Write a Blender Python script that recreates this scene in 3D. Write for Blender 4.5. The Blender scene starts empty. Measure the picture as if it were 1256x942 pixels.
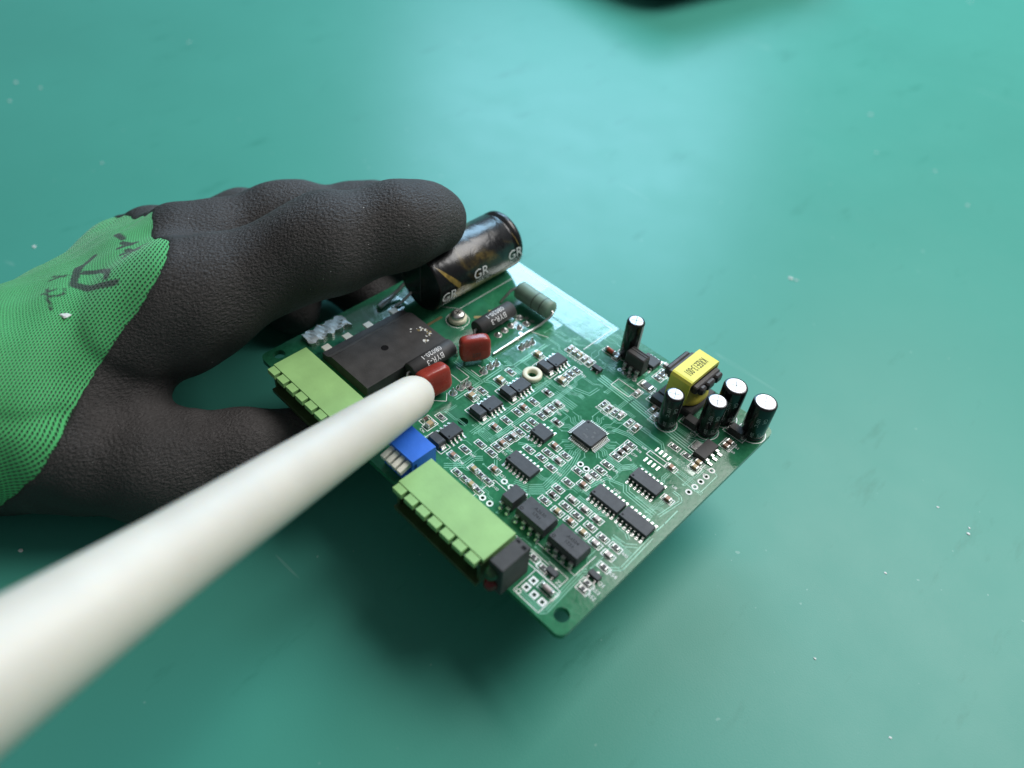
import bpy, bmesh, math, random
import numpy as np
from mathutils import Vector, Matrix
from mathutils.bvhtree import BVHTree

random.seed(7)
S = 0.001                 # everything below is written in millimetres
ZB = 25.0                 # height of the board's top face above the mat
scene = bpy.context.scene
col = scene.collection

# ------------------------------------------------------------------ camera
AX_R = Vector((0.70858464, 0.70198669, 0.07157157))
AX_D = Vector((0.5427818, -0.4774347, -0.69097324))
AX_F = Vector((-0.45088327, 0.52846078, -0.7193285))
CAM = Vector((145.447, -65.142, 148.32 + ZB))
cd = bpy.data.cameras.new('camera')
cd.sensor_width = 36.0
cd.lens = 943.0 / 1256.0 * 36.0
cd.clip_start = 0.004
cd.clip_end = 20.0
cd.dof.use_dof = True
cd.dof.focus_distance = 0.196
cd.dof.aperture_fstop = 8.0
cam = bpy.data.objects.new('camera', cd)
col.objects.link(cam)
m = Matrix.Identity(4)
R3 = Matrix((AX_R.normalized(), (-AX_D).normalized(), (-AX_F).normalized())).transposed()
cam.matrix_world = Matrix.Translation(CAM * S) @ R3.to_4x4()
scene.camera = cam

# ------------------------------------------------------------------ light
world = bpy.data.worlds.new('World')
scene.world = world
world.use_nodes = True
bg = world.node_tree.nodes['Background']
bg.inputs[0].default_value = (0.88, 0.96, 1.0, 1)
bg.inputs[1].default_value = 0.15

def area(name, loc, target, sx, sy, power, color):
    l = bpy.data.lights.new(name, 'AREA')
    l.shape = 'RECTANGLE'; l.size = sx; l.size_y = sy
    l.energy = power; l.color = color
    o = bpy.data.objects.new(name, l); col.objects.link(o)
    o.location = loc
    d = Vector(target) - Vector(loc)
    o.rotation_euler = d.to_track_quat('-Z', 'Y').to_euler()
    return o
area('window_light', (-0.53, 0.80, 0.565), (0.0, 0.06, 0.0), 0.52, 0.44, 8.0, (0.44, 0.74, 1.0))
area('ceiling_light', (0.22, 0.73, 0.90), (0.06, 0.04, 0.0), 0.75, 0.60, 14.0, (1.0, 0.985, 0.97))

scene.view_settings.view_transform = 'Standard'
scene.view_settings.look = 'None'
scene.view_settings.gamma = 1.0
scene.view_settings.exposure = 0.0
scene.view_settings.use_curve_mapping = False

# ------------------------------------------------------------------ materials
def new_mat(name):
    mt = bpy.data.materials.new(name); mt.use_nodes = True
    nt = mt.node_tree
    return mt, nt, nt.nodes['Principled BSDF']

def N(nt, typ, **kw):
    n = nt.nodes.new(typ)
    for k, v in kw.items():
        if k.startswith('i_'):
            n.inputs[k[2:].replace('_', ' ')].default_value = v
        else:
            setattr(n, k, v)
    return n

def ramp(nt, fac, stops):
    r = nt.nodes.new('ShaderNodeValToRGB')
    els = r.color_ramp.elements
    while len(els) < len(stops): els.new(0.5)
    for e, (p, c) in zip(els, stops):
        e.position = p; e.color = (*c, 1) if len(c) == 3 else c
    nt.links.new(fac, r.inputs[0])
    return r.outputs[0]

def simple(name, c, rough=0.5, metal=0.0, var=0.12, scale=400, bump=0.0, bscale=1500, coat=0.0, spec=0.5, trans=0.0, sss=0.0, rvar=0.1):
    mt, nt, b = new_mat(name)
    tc = N(nt, 'ShaderNodeTexCoord')
    no = N(nt, 'ShaderNodeTexNoise', i_Scale=scale, i_Detail=4.0)
    nt.links.new(tc.outputs['Object'], no.inputs['Vector'])
    lo = tuple(max(0, x * (1 - var)) for x in c); hi = tuple(min(1, x * (1 + var)) for x in c)
    nt.links.new(ramp(nt, no.outputs['Fac'], [(0.3, lo), (0.7, hi)]), b.inputs['Base Color'])
    mr = N(nt, 'ShaderNodeMapRange'); mr.inputs['To Min'].default_value = max(0.02, rough - rvar); mr.inputs['To Max'].default_value = min(1, rough + rvar)
    no2 = N(nt, 'ShaderNodeTexNoise', i_Scale=scale * 0.6, i_Detail=3.0)
    nt.links.new(tc.outputs['Object'], no2.inputs['Vector'])
    nt.links.new(no2.outputs['Fac'], mr.inputs['Value']); nt.links.new(mr.outputs[0], b.inputs['Roughness'])
    b.inputs['Metallic'].default_value = metal
    b.inputs['Coat Weight'].default_value = coat
    b.inputs['Coat Roughness'].default_value = 0.08
    b.inputs['Specular IOR Level'].default_value = spec
    b.inputs['Transmission Weight'].default_value = trans
    if sss:
        b.inputs['Subsurface Weight'].default_value = sss
        b.inputs['Subsurface Radius'].default_value = (0.004, 0.003, 0.002)
        b.inputs['Subsurface Scale'].default_value = 1.0
    if bump:
        nb = N(nt, 'ShaderNodeTexNoise', i_Scale=bscale, i_Detail=5.0)
        nt.links.new(tc.outputs['Object'], nb.inputs['Vector'])
        bp = N(nt, 'ShaderNodeBump', i_Strength=bump, i_Distance=0.0003)
        nt.links.new(nb.outputs['Fac'], bp.inputs['Height']); nt.links.new(bp.outputs[0], b.inputs['Normal'])
    return mt

M = {}
M['trace'] = simple('trace_green', (0.22, 0.56, 0.40), 0.22, var=0.15, scale=300)
M['pour'] = simple('copper_pour_green', (0.030, 0.190, 0.100), 0.13, var=0.35, scale=120, coat=0.9, bump=0.22, bscale=330, rvar=0.09, spec=1.0)
M['silk'] = simple('silkscreen_white', (0.90, 0.92, 0.90), 0.55, var=0.06)
M['solder'] = simple('solder', (0.70, 0.70, 0.68), 0.36, metal=1.0, var=0.12, scale=900, bump=0.25, bscale=1800)
M['dull'] = simple('dull_solder', (0.88, 0.87, 0.83), 0.42, metal=0.0, var=0.1, scale=500, bump=0.5, bscale=900)
M['tin'] = simple('tinned_pin', (0.74, 0.73, 0.70), 0.36, metal=1.0, var=0.1)
M['gold'] = simple('exposed_brass', (0.60, 0.48, 0.24), 0.38, metal=0.8, var=0.25, scale=500)
M['epoxy'] = simple('black_epoxy', (0.040, 0.042, 0.048), 0.52, var=0.25, scale=700, bump=0.16, bscale=4000)
M['epoxy2'] = simple('charcoal_epoxy', (0.042, 0.041, 0.041), 0.60, var=0.3, scale=300, bump=0.16, bscale=3000)
M['seal'] = simple('grey_rubber_seal', (0.13, 0.135, 0.13), 0.6, var=0.2)
M['mark'] = simple('laser_mark', (0.085, 0.087, 0.092), 0.6)
M['dot'] = simple('pin_one_dimple', (0.005, 0.005, 0.006), 0.7, spec=0.15)
M['pale_band'] = simple('paler_epoxy', (0.10, 0.098, 0.096), 0.6, var=0.3, scale=300)
M['conn'] = simple('green_plastic', (0.315, 0.560, 0.205), 0.52, var=0.10, scale=140, bump=0.10, bscale=900)
M['conn_shade'] = simple('shaded_green_plastic', (0.045, 0.075, 0.028), 0.35, var=0.3, scale=200, bump=0.15, bscale=700)  # same header plastic, with the shade inside the housing put into its colour
M['blue'] = simple('blue_plastic', (0.035, 0.185, 0.80), 0.42, var=0.10, scale=200, bump=0.12, bscale=1200)
M['ivory'] = simple('ivory_plastic', (0.88, 0.85, 0.74), 0.45, var=0.08, scale=200)
M['red'] = simple('red_epoxy_dip', (0.32, 0.040, 0.026), 0.28, var=0.22, scale=220, bump=0.35, bscale=420)
M['yellow'] = simple('yellow_tape', (0.82, 0.76, 0.10), 0.40, var=0.08, scale=150, bump=0.12, bscale=400)
M['yellow2'] = simple('yellow_winding', (0.52, 0.46, 0.07), 0.42, var=0.2, scale=200, bump=0.15, bscale=600)
M['ferrite'] = simple('ferrite', (0.050, 0.044, 0.046), 0.48, var=0.25, scale=300, bump=0.2, bscale=1200)
M['alu'] = simple('aluminium_can', (0.46, 0.46, 0.48), 0.36, metal=1.0, var=0.05, scale=500)
M['sleeve'] = simple('black_sleeve', (0.008, 0.009, 0.010), 0.20, var=0.3, scale=200, bump=0.05, bscale=500, rvar=0.05)
M['cream'] = simple('cream_ceramic', (0.80, 0.77, 0.58), 0.42, var=0.06)
M['greyprint'] = simple('grey_print', (0.42, 0.43, 0.42), 0.5)
M['whiteprint'] = simple('white_print', (0.80, 0.80, 0.80), 0.5)
M['goldprint'] = simple('tarnished_gold_print', (0.22, 0.15, 0.035), 0.30, var=0.7, scale=420)
M['resgreen'] = simple('grey_green_enamel', (0.185, 0.285, 0.215), 0.50, var=0.14, scale=300, bump=0.12, bscale=900)
M['band'] = simple('dark_band', (0.055, 0.075, 0.062), 0.5)
M['tan'] = simple('tan_ceramic', (0.50, 0.37, 0.20), 0.45, var=0.1)
M['brown'] = simple('brown_ceramic', (0.42, 0.23, 0.15), 0.45, var=0.1)
M['pink'] = simple('pinkish_grey_ceramic', (0.56, 0.47, 0.45), 0.45, var=0.1)
M['dark'] = simple('dark_brown_ceramic', (0.10, 0.06, 0.05), 0.45, var=0.2)
M['resblk'] = simple('resistor_black', (0.022, 0.022, 0.024), 0.4)
M['led_red'] = simple('red_led_lens', (0.30, 0.012, 0.012), 0.12, trans=0.55, var=0.05)
M['led_green'] = simple('green_led_lens', (0.045, 0.16, 0.06), 0.12, trans=0.55, var=0.05)
M['copper'] = simple('red_glass_diode', (0.50, 0.09, 0.05), 0.2, var=0.1)
M['clearwhite'] = simple('white_debris', (0.78, 0.80, 0.78), 0.4, var=0.1)
M['rod'] = simple('white_glossy_plastic', (0.66, 0.625, 0.55), 0.48, var=0.10, scale=45, bump=0.05, bscale=220, sss=0.45)
M['slab'] = simple('black_rubbery_plastic', (0.012, 0.012, 0.013), 0.5, var=0.2)
M['ink'] = simple('black_ink', (0.012, 0.020, 0.014), 0.75, var=0.4, scale=900, bump=0.6, bscale=900)

mt, nt, b = new_mat('wrinkled_black_sleeve'); M['bigsleeve'] = mt
tc = N(nt, 'ShaderNodeTexCoord')
n1 = N(nt, 'ShaderNodeTexNoise', i_Scale=75.0, i_Detail=5.0, i_Roughness=0.65, i_Distortion=0.8); n2 = N(nt, 'ShaderNodeTexNoise', i_Scale=160.0, i_Detail=3.0, i_Distortion=1.5)
nt.links.new(tc.outputs['Object'], n1.inputs['Vector']); nt.links.new(tc.outputs['Object'], n2.inputs['Vector'])
nt.links.new(ramp(nt, n1.outputs['Fac'], [(0.54, (0.007, 0.007, 0.008)), (0.62, (0.035, 0.026, 0.010)), (0.74, (0.16, 0.11, 0.03))]), b.inputs['Base Color'])
b.inputs['Roughness'].default_value = 0.27
bp = N(nt, 'ShaderNodeBump', i_Strength=0.22, i_Distance=0.0008); nt.links.new(n2.outputs['Fac'], bp.inputs['Height']); nt.links.new(bp.outputs[0], b.inputs['Normal'])

# solder mask with fine mottling
mt, nt, b = new_mat('solder_mask_green'); M['mask'] = mt
tc = N(nt, 'ShaderNodeTexCoord')
n1 = N(nt, 'ShaderNodeTexNoise', i_Scale=70.0, i_Detail=6.0, i_Roughness=0.6)
n2 = N(nt, 'ShaderNodeTexNoise', i_Scale=900.0, i_Detail=4.0)
nt.links.new(tc.outputs['Object'], n1.inputs['Vector']); nt.links.new(tc.outputs['Object'], n2.inputs['Vector'])
mx = N(nt, 'ShaderNodeMix', data_type='FLOAT'); mx.inputs[0].default_value = 0.35
nt.links.new(n1.outputs['Fac'], mx.inputs[2]); nt.links.new(n2.outputs['Fac'], mx.inputs[3])
nt.links.new(ramp(nt, mx.outputs[0], [(0.30, (0.014, 0.118, 0.054)), (0.52, (0.030, 0.188, 0.090)), (0.72, (0.062, 0.285, 0.148))]), b.inputs['Base Color'])
nt.links.new(ramp(nt, n1.outputs['Fac'], [(0.3, (0.11,) * 3), (0.7, (0.22,) * 3)]), b.inputs['Roughness'])
b.inputs['Specular IOR Level'].default_value = 0.32
bp = N(nt, 'ShaderNodeBump', i_Strength=0.12, i_Distance=0.0002)
nt.links.new(n2.outputs['Fac'], bp.inputs['Height']); nt.links.new(bp.outputs[0], b.inputs['Normal'])

# green rubber mat: satin sheen, fine grain, faint scuffs and stains
mt, nt, b = new_mat('green_rubber_mat'); M['mat'] = mt
tc = N(nt, 'ShaderNodeTexCoord')
n1 = N(nt, 'ShaderNodeTexNoise', i_Scale=5.0, i_Detail=5.0, i_Roughness=0.6)
n2 = N(nt, 'ShaderNodeTexNoise', i_Scale=42.0, i_Detail=7.0, i_Roughness=0.62)
n3 = N(nt, 'ShaderNodeTexNoise', i_Scale=2600.0, i_Detail=2.0)
n4 = N(nt, 'ShaderNodeTexVoronoi', i_Scale=90.0)
mp = N(nt, 'ShaderNodeMapping'); mp.inputs['Scale'].default_value = (40, 11, 1); mp.inputs['Rotation'].default_value = (0, 0, 0.7)
n5 = N(nt, 'ShaderNodeTexNoise', i_Scale=2.2, i_Detail=6.0, i_Roughness=0.65)
for n in (n1, n2, n3, n4): nt.links.new(tc.outputs['Object'], n.inputs['Vector'])
nt.links.new(tc.outputs['Object'], mp.inputs['Vector']); nt.links.new(mp.outputs[0], n5.inputs['Vector'])
base = ramp(nt, n1.outputs['Fac'], [(0.3, (0.056, 0.285, 0.222)), (0.7, (0.066, 0.325, 0.254))])
stain = ramp(nt, n5.outputs['Fac'], [(0.60, (0, 0, 0)), (0.72, (1, 1, 1))])
mm = N(nt, 'ShaderNodeMix', data_type='RGBA'); nt.links.new(base, mm.inputs[6]); mm.inputs[7].default_value = (0.012, 0.165, 0.115, 1)
sc = N(nt, 'ShaderNodeMath', operation='MULTIPLY'); sc.inputs[1].default_value = 0.38
nt.links.new(stain, sc.inputs[0]); nt.links.new(sc.outputs[0], mm.inputs[0])
mps = N(nt, 'ShaderNodeMapping'); mps.inputs['Scale'].default_value = (9, 120, 1); mps.inputs['Rotation'].default_value = (0, 0, -0.5)
ns = N(nt, 'ShaderNodeTexNoise', i_Scale=1.0, i_Detail=2.0, i_Distortion=0.6); nt.links.new(tc.outputs['Object'], mps.inputs['Vector']); nt.links.new(mps.outputs[0], ns.inputs['Vector'])
scr = ramp(nt, ns.outputs['Fac'], [(0.735, (0, 0, 0)), (0.745, (0.5, 0.5, 0.5)), (0.76, (0, 0, 0))])
dn = N(nt, 'ShaderNodeTexNoise', i_Scale=420.0, i_Detail=1.0); nt.links.new(tc.outputs['Object'], dn.inputs['Vector'])
dst = ramp(nt, dn.outputs['Fac'], [(0.775, (0, 0, 0)), (0.80, (0.7, 0.7, 0.7))])
mx1 = N(nt, 'ShaderNodeMath', operation='MAXIMUM'); nt.links.new(scr, mx1.inputs[0]); nt.links.new(dst, mx1.inputs[1])
mm2 = N(nt, 'ShaderNodeMix', data_type='RGBA'); nt.links.new(mx1.outputs[0], mm2.inputs[0]); nt.links.new(mm.outputs[2], mm2.inputs[6]); mm2.inputs[7].default_value = (0.20, 0.42, 0.36, 1)
nt.links.new(mm2.outputs[2], b.inputs['Base Color'])
nt.links.new(ramp(nt, n2.outputs['Fac'], [(0.25, (0.33,) * 3), (0.75, (0.40,) * 3)]), b.inputs['Roughness'])
b.inputs['Specular IOR Level'].default_value = 0.25
ad = N(nt, 'ShaderNodeMath', operation='ADD'); nt.links.new(n3.outputs['Fac'], ad.inputs[0])
m5 = N(nt, 'ShaderNodeMath', operation='MULTIPLY'); m5.inputs[1].default_value = 0.12; nt.links.new(n2.outputs['Fac'], m5.inputs[0]); nt.links.new(m5.outputs[0], ad.inputs[1])
bp = N(nt, 'ShaderNodeBump', i_Strength=0.10, i_Distance=0.0003)
nt.links.new(ad.outputs[0], bp.inputs['Height']); nt.links.new(bp.outputs[0], b.inputs['Normal'])

# crinkled foam-latex glove coating
mt, nt, b = new_mat('black_foam_latex'); M['latex'] = mt
tc = N(nt, 'ShaderNodeTexCoord')
mp = N(nt, 'ShaderNodeMapping'); mp.inputs['Rotation'].default_value = (0, 0, 0.5); mp.inputs['Scale'].default_value = (1.0, 0.6, 1.0)
nt.links.new(tc.outputs['Object'], mp.inputs['Vector'])
v1 = N(nt, 'ShaderNodeTexVoronoi', i_Scale=2100.0, feature='SMOOTH_F1'); nt.links.new(mp.outputs[0], v1.inputs['Vector'])
nA = N(nt, 'ShaderNodeTexNoise', i_Scale=2000.0, i_Detail=4.0, i_Roughness=0.6, i_Distortion=1.8); nt.links.new(mp.outputs[0], nA.inputs['Vector'])
nB = N(nt, 'ShaderNodeTexNoise', i_Scale=60.0, i_Detail=4.0); nt.links.new(tc.outputs['Object'], nB.inputs['Vector'])
nC = N(nt, 'ShaderNodeTexNoise', i_Scale=1400.0, i_Detail=1.0); nt.links.new(tc.outputs['Object'], nC.inputs['Vector'])
basec = ramp(nt, nB.outputs['Fac'], [(0.3, (0.030, 0.0265, 0.0255)), (0.7, (0.052, 0.0465, 0.045))])
spk = ramp(nt, nC.outputs['Fac'], [(0.80, (0, 0, 0)), (0.83, (1, 1, 1))])
mm = N(nt, 'ShaderNodeMix', data_type='RGBA'); nt.links.new(spk, mm.inputs[0]); nt.links.new(basec, mm.inputs[6]); mm.inputs[7].default_value = (0.5, 0.5, 0.48, 1)
nt.links.new(mm.outputs[2], b.inputs['Base Color'])
b.inputs['Roughness'].default_value = 0.62
b.inputs['Specular IOR Level'].default_value = 0.45
ad = N(nt, 'ShaderNodeMath', operation='ADD'); nt.links.new(nA.outputs['Fac'], ad.inputs[0]); nt.links.new(v1.outputs['Distance'], ad.inputs[1])
bp = N(nt, 'ShaderNodeBump', i_Strength=0.8, i_Distance=0.0005)
nt.links.new(ad.outputs[0], bp.inputs['Height']); nt.links.new(bp.outputs[0], b.inputs['Normal'])

# green knit cuff: staggered stitches laid out along and around the wrist
mt, nt, b = new_mat('green_knit'); M['knit'] = mt
at = N(nt, 'ShaderNodeAttribute', attribute_name='knit')
mp = N(nt, 'ShaderNodeMapping'); mp.inputs['Rotation'].default_value = (0, 0, 0.25)
nt.links.new(at.outputs['Vector'], mp.inputs['Vector'])
nz = N(nt, 'ShaderNodeTexNoise', i_Scale=0.35, i_Detail=3.0); nt.links.new(at.outputs['Vector'], nz.inputs['Vector'])
vm = N(nt, 'ShaderNodeVectorMath', operation='MULTIPLY_ADD'); vm.inputs[1].default_value = (0.35, 0.35, 0)
nt.links.new(nz.outputs['Color'], vm.inputs[0]); nt.links.new(mp.outputs[0], vm.inputs[2])
sp = N(nt, 'ShaderNodeSeparateXYZ'); nt.links.new(vm.outputs[0], sp.inputs[0])
def mth(op, a, b2=None, c2=None):
    n = nt.nodes.new('ShaderNodeMath'); n.operation = op
    for i, v in enumerate((a, b2, c2)):
        if v is None: continue
        if isinstance(v, (int, float)): n.inputs[i].default_value = v
        else: nt.links.new(v, n.inputs[i])
    return n.outputs[0]
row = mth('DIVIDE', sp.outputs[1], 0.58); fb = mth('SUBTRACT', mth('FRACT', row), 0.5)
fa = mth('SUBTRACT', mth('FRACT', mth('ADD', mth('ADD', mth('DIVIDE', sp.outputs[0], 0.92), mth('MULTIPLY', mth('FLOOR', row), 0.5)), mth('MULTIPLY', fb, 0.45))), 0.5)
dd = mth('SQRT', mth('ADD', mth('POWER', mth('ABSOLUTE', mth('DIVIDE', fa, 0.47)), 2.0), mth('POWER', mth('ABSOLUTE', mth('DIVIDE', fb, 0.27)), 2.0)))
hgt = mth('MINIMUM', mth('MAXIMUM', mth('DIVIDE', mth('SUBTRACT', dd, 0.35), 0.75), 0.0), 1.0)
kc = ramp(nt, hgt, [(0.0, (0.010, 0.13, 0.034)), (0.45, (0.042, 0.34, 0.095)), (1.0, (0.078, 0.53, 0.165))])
ia = N(nt, 'ShaderNodeAttribute', attribute_name='ink')
nk = N(nt, 'ShaderNodeTexNoise', i_Scale=1.1, i_Detail=3.0); nt.links.new(at.outputs['Vector'], nk.inputs['Vector'])
kf = mth('MULTIPLY', mth('MINIMUM', mth('MAXIMUM', mth('MULTIPLY', mth('SUBTRACT', mth('ADD', ia.outputs['Fac'], mth('MULTIPLY', nk.outputs['Fac'], 0.35)), 0.45), 2.2), 0.0), 1.0), 0.93)
km = N(nt, 'ShaderNodeMix', data_type='RGBA'); nt.links.new(kf, km.inputs[0]); nt.links.new(kc, km.inputs[6]); km.inputs[7].default_value = (0.012, 0.022, 0.015, 1)
nt.links.new(km.outputs[2], b.inputs['Base Color'])
b.inputs['Roughness'].default_value = 0.8
b.inputs['Sheen Weight'].default_value = 0.25
bp = N(nt, 'ShaderNodeBump', i_Strength=1.0, i_Distance=0.0007)
nt.links.new(hgt, bp.inputs['Height']); nt.links.new(bp.outputs[0], b.inputs['Normal'])

# ------------------------------------------------------------------ helpers
class MB:
    """collects shapes in millimetres; every face remembers a material key"""
    def __init__(self): self.v = []; self.f = []; self.k = []; self.sm = []
    def add(self, vs, fs, key, smooth=False):
        o = len(self.v); self.v += [tuple(p) for p in vs]
        for f in fs: self.f.append(tuple(i + o for i in f)); self.k.append(key); self.sm.append(smooth)
    def box(self, x0, x1, y0, y1, z0, z1, key, ch=0.0):
        if ch <= 0:
            vs = [(x, y, z) for z in (z0, z1) for y in (y0, y1) for x in (x0, x1)]
            fs = [(0, 2, 3, 1), (4, 5, 7, 6), (0, 1, 5, 4), (2, 6, 7, 3), (0, 4, 6, 2), (1, 3, 7, 5)]
            self.add(vs, fs, key); return
        r = self.ring_rect(x0, x1, y0, y1, ch)
        ri = self.ring_rect(x0 + ch, x1 - ch, y0 + ch, y1 - ch, ch * 0.3)
        self.loft([[(x, y, z0) for x, y in r], [(x, y, z1 - ch) for x, y in r], [(x, y, z1) for x, y in ri]], key)
    def ring_rect(self, x0, x1, y0, y1, c):
        return [(x0 + c, y0), (x1 - c, y0), (x1, y0 + c), (x1, y1 - c), (x1 - c, y1), (x0 + c, y1), (x0, y1 - c), (x0, y0 + c)]
    def loft(self, rings, key, smooth=False, cap=True):
        n = len(rings[0]); vs = [p for r in rings for p in r]; fs = []
        for i in range(len(rings) - 1):
            for j in range(n):
                a = i * n + j; b_ = i * n + (j + 1) % n
                fs.append((a, b_, b_ + n, a + n))
        self.add(vs, fs, key, smooth)
        if cap:
            self.add(rings[0], [tuple(reversed(range(n)))], key); self.add(rings[-1], [tuple(range(n))], key)
    def lathe(self, c, axis, prof, key, n=28, smooth=True, cap=True):
        a = Vector(axis).normalized(); t = Vector((1, 0, 0)) if abs(a.x) < 0.9 else Vector((0, 1, 0))
        e1 = a.cross(t).normalized(); e2 = a.cross(e1); c = Vector(c)
        rings = [[tuple(c + a * h + (e1 * math.cos(2 * math.pi * j / n) + e2 * math.sin(2 * math.pi * j / n)) * r) for j in range(n)] for h, r in prof]
        self.loft(rings, key, smooth, cap)
    def tube(self, pts, r, key, n=8, smooth=True):
        pts = [Vector(p) for p in pts]; rings = []; prev = None
        for i, p in enumerate(pts):
            d = (pts[min(i + 1, len(pts) - 1)] - pts[max(i - 1, 0)]).normalized()
            if prev is None:
                t = Vector((0, 0, 1)) if abs(d.z) < 0.9 else Vector((1, 0, 0)); e1 = d.cross(t).normalized()
            else:
                e1 = (prev - d * prev.dot(d)).normalized()
            prev = e1; e2 = d.cross(e1); rr = r[i] if isinstance(r, (list, tuple)) else r
            rings.append([tuple(p + (e1 * math.cos(2 * math.pi * j / n) + e2 * math.sin(2 * math.pi * j / n)) * rr) for j in range(n)])
        self.loft(rings, key, smooth)
    def strip(self, pts, w, z, key, closed=False):
        P = [Vector(p) for p in pts]
        if closed: P = P + [P[0]]
        for a, b_ in zip(P[:-1], P[1:]):
            d = (b_ - a)
            if d.length < 1e-6: continue
            d.normalize(); n_ = Vector((-d.y, d.x)) * w / 2; e = d * w * 0.5
            self.add([(*(a - e + n_), z), (*(a - e - n_), z), (*(b_ + e - n_), z), (*(b_ + e + n_), z)], [(0, 1, 2, 3)], key)
    def rect(self, x0, x1, y0, y1, z, key):
        self.add([(x0, y0, z), (x1, y0, z), (x1, y1, z), (x0, y1, z)], [(0, 1, 2, 3)], key)
    def outline(self, x0, x1, y0, y1, w, z, key):
        self.rect(x0, x1, y0, y0 + w, z, key); self.rect(x0, x1, y1 - w, y1, z, key)
        self.rect(x0, x0 + w, y0 + w, y1 - w, z, key); self.rect(x1 - w, x1, y0 + w, y1 - w, z, key)
    def disc(self, x, y, r0, r1, z, key, n=16):
        if r0 <= 0:
            self.add([(x + r1 * math.cos(2 * math.pi * j / n), y + r1 * math.sin(2 * math.pi * j / n), z) for j in range(n)], [tuple(range(n))], key)
        else:
            vs = [(x + r * math.cos(2 * math.pi * j / n), y + r * math.sin(2 * math.pi * j / n), z) for r in (r0, r1) for j in range(n)]
            self.add(vs, [(j, n + j, n + (j + 1) % n, (j + 1) % n) for j in range(n)], key)
    def text(self, s, size, key, fn, sub=0):
        vs, fs = text_mesh(s, sub)
        self.add([fn(x * size, y * size) for x, y in vs], fs, key)
    def xf(self, mat):
        self.v = [tuple(mat @ Vector(p)) for p in self.v]; return self
    def mesh(self, name, smooth_all=False):
        me = bpy.data.meshes.new(name)
        me.from_pydata([(x * S, y * S, z * S) for x, y, z in self.v], [], self.f)
        keys = []
        for k in self.k:
            if k not in keys: keys.append(k)
        for k in keys: me.materials.append(M[k])
        me.polygons.foreach_set('material_index', [keys.index(k) for k in self.k])
        me.polygons.foreach_set('use_smooth', [bool(s or smooth_all) for s in self.sm])
        me.update(); return me

_tc = {}
def text_mesh(s, sub=0):
    if (s, sub) in _tc: return _tc[(s, sub)]
    cu = bpy.data.curves.new('t', 'FONT'); cu.body = s; cu.size = 1.0; cu.align_x = 'CENTER'; cu.align_y = 'CENTER'; cu.resolution_u = 2
    o = bpy.data.objects.new('t', cu); col.objects.link(o)
    dg = bpy.context.evaluated_depsgraph_get()
    me = bpy.data.meshes.new_from_object(o.evaluated_get(dg))
    bm = bmesh.new(); bm.from_mesh(me)
    if sub:
        bmesh.ops.triangulate(bm, faces=bm.faces[:])
        for _ in range(sub):
            le = [e for e in bm.edges if e.calc_length() > 0.12]
            if not le: break
            bmesh.ops.subdivide_edges(bm, edges=le, cuts=1)
            bmesh.ops.triangulate(bm, faces=bm.faces[:])
    bm.verts.index_update()
    out = ([(v.co.x, v.co.y) for v in bm.verts], [tuple(v.index for v in f.verts) for f in bm.faces])
    bm.free(); bpy.data.objects.remove(o); bpy.data.curves.remove(cu); bpy.data.meshes.remove(me)
    _tc[(s, sub)] = out
    return out

def link(name, me, parent=None, loc=(0, 0, 0), rz=0.0, kind=None, label=None):
    o = bpy.data.objects.new(name, me); col.objects.link(o)
    o.parent = parent; o.location = Vector(loc) * S; o.rotation_euler = (0, 0, rz)
    if kind: o['kind'] = kind
    if label: o['label'] = label
    return o
def thing(name, label, cat, loc=(0, 0, 0), group=None):
    o = bpy.data.objects.new(name, None); col.objects.link(o); o.location = Vector(loc) * S
    o.empty_display_size = 0.01
    o['label'] = label; o['category'] = cat
    if group: o['group'] = group
    return o

# ------------------------------------------------------------------ setting: the mat
mb = MB(); nn = 40; ext = 900.0
mb.add([(-ext + 2 * ext * i / nn - 20, -ext + 2 * ext * j / nn + 130, 0) for j in range(nn + 1) for i in range(nn + 1)],
       [(j * (nn + 1) + i, j * (nn + 1) + i + 1, (j + 1) * (nn + 1) + i + 1, (j + 1) * (nn + 1) + i) for j in range(nn) for i in range(nn)], 'mat')
mat_o = link('work_mat', mb.mesh('work_mat')); mat_o['kind'] = 'structure'

# ------------------------------------------------------------------ circuit board
BL, BW = 110.0, 83.6
pcb = thing('circuit_board', 'green printed circuit board crowded with chips, held between gloved thumb and finger', 'circuit board', (0, 0, ZB))
HOLES = [(106.5, 4.1, 1.75), (53.5, 25.0, 1.35), (2.9, 4.3, 1.6), (54.1, 49.9, 1.3), (106.0, 80.6, 0.9)]
VIAS = [(106.2, 50.3), (106.3, 52.7), (106.4, 55.1), (106.4, 57.4), (106.3, 60.0), (74.0, 19.5), (76.3, 19.5), (73.9, 12.4), (76.2, 12.5), (82.9, 37.1), (84.8, 37.1)]
PADS = [(97.0, 5.5), (97.0, 3.3), (99.4, 3.2), (101.7, 3.2)]
cu = bpy.data.curves.new('outline', 'CURVE'); cu.dimensions = '2D'; cu.fill_mode = 'BOTH'; cu.extrude = 0.8
def spl(pts):
    s = cu.splines.new('POLY'); s.points.add(len(pts) - 1)
    for q, (x, y) in zip(s.points, pts): q.co = (x, y, 0, 1)
    s.use_cyclic_u = True
rc = 2.0; pts = []
for cx, cy, a0 in ((rc, rc, 180), (BL - rc, rc, 270), (BL - rc, BW - rc, 0), (rc, BW - rc, 90)):
    for k in range(7):
        a = math.radians(a0 + 15 * k); pts.append((cx + rc * math.cos(a), cy + rc * math.sin(a)))
spl(pts)
for x, y, r in HOLES: spl([(x + r * math.cos(2 * math.pi * k / 24), y + r * math.sin(2 * math.pi * k / 24)) for k in range(24)])
for x, y in VIAS + PADS: spl([(x + 0.42 * math.cos(2 * math.pi * k / 10), y + 0.42 * math.sin(2 * math.pi * k / 10)) for k in range(10)])
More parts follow.
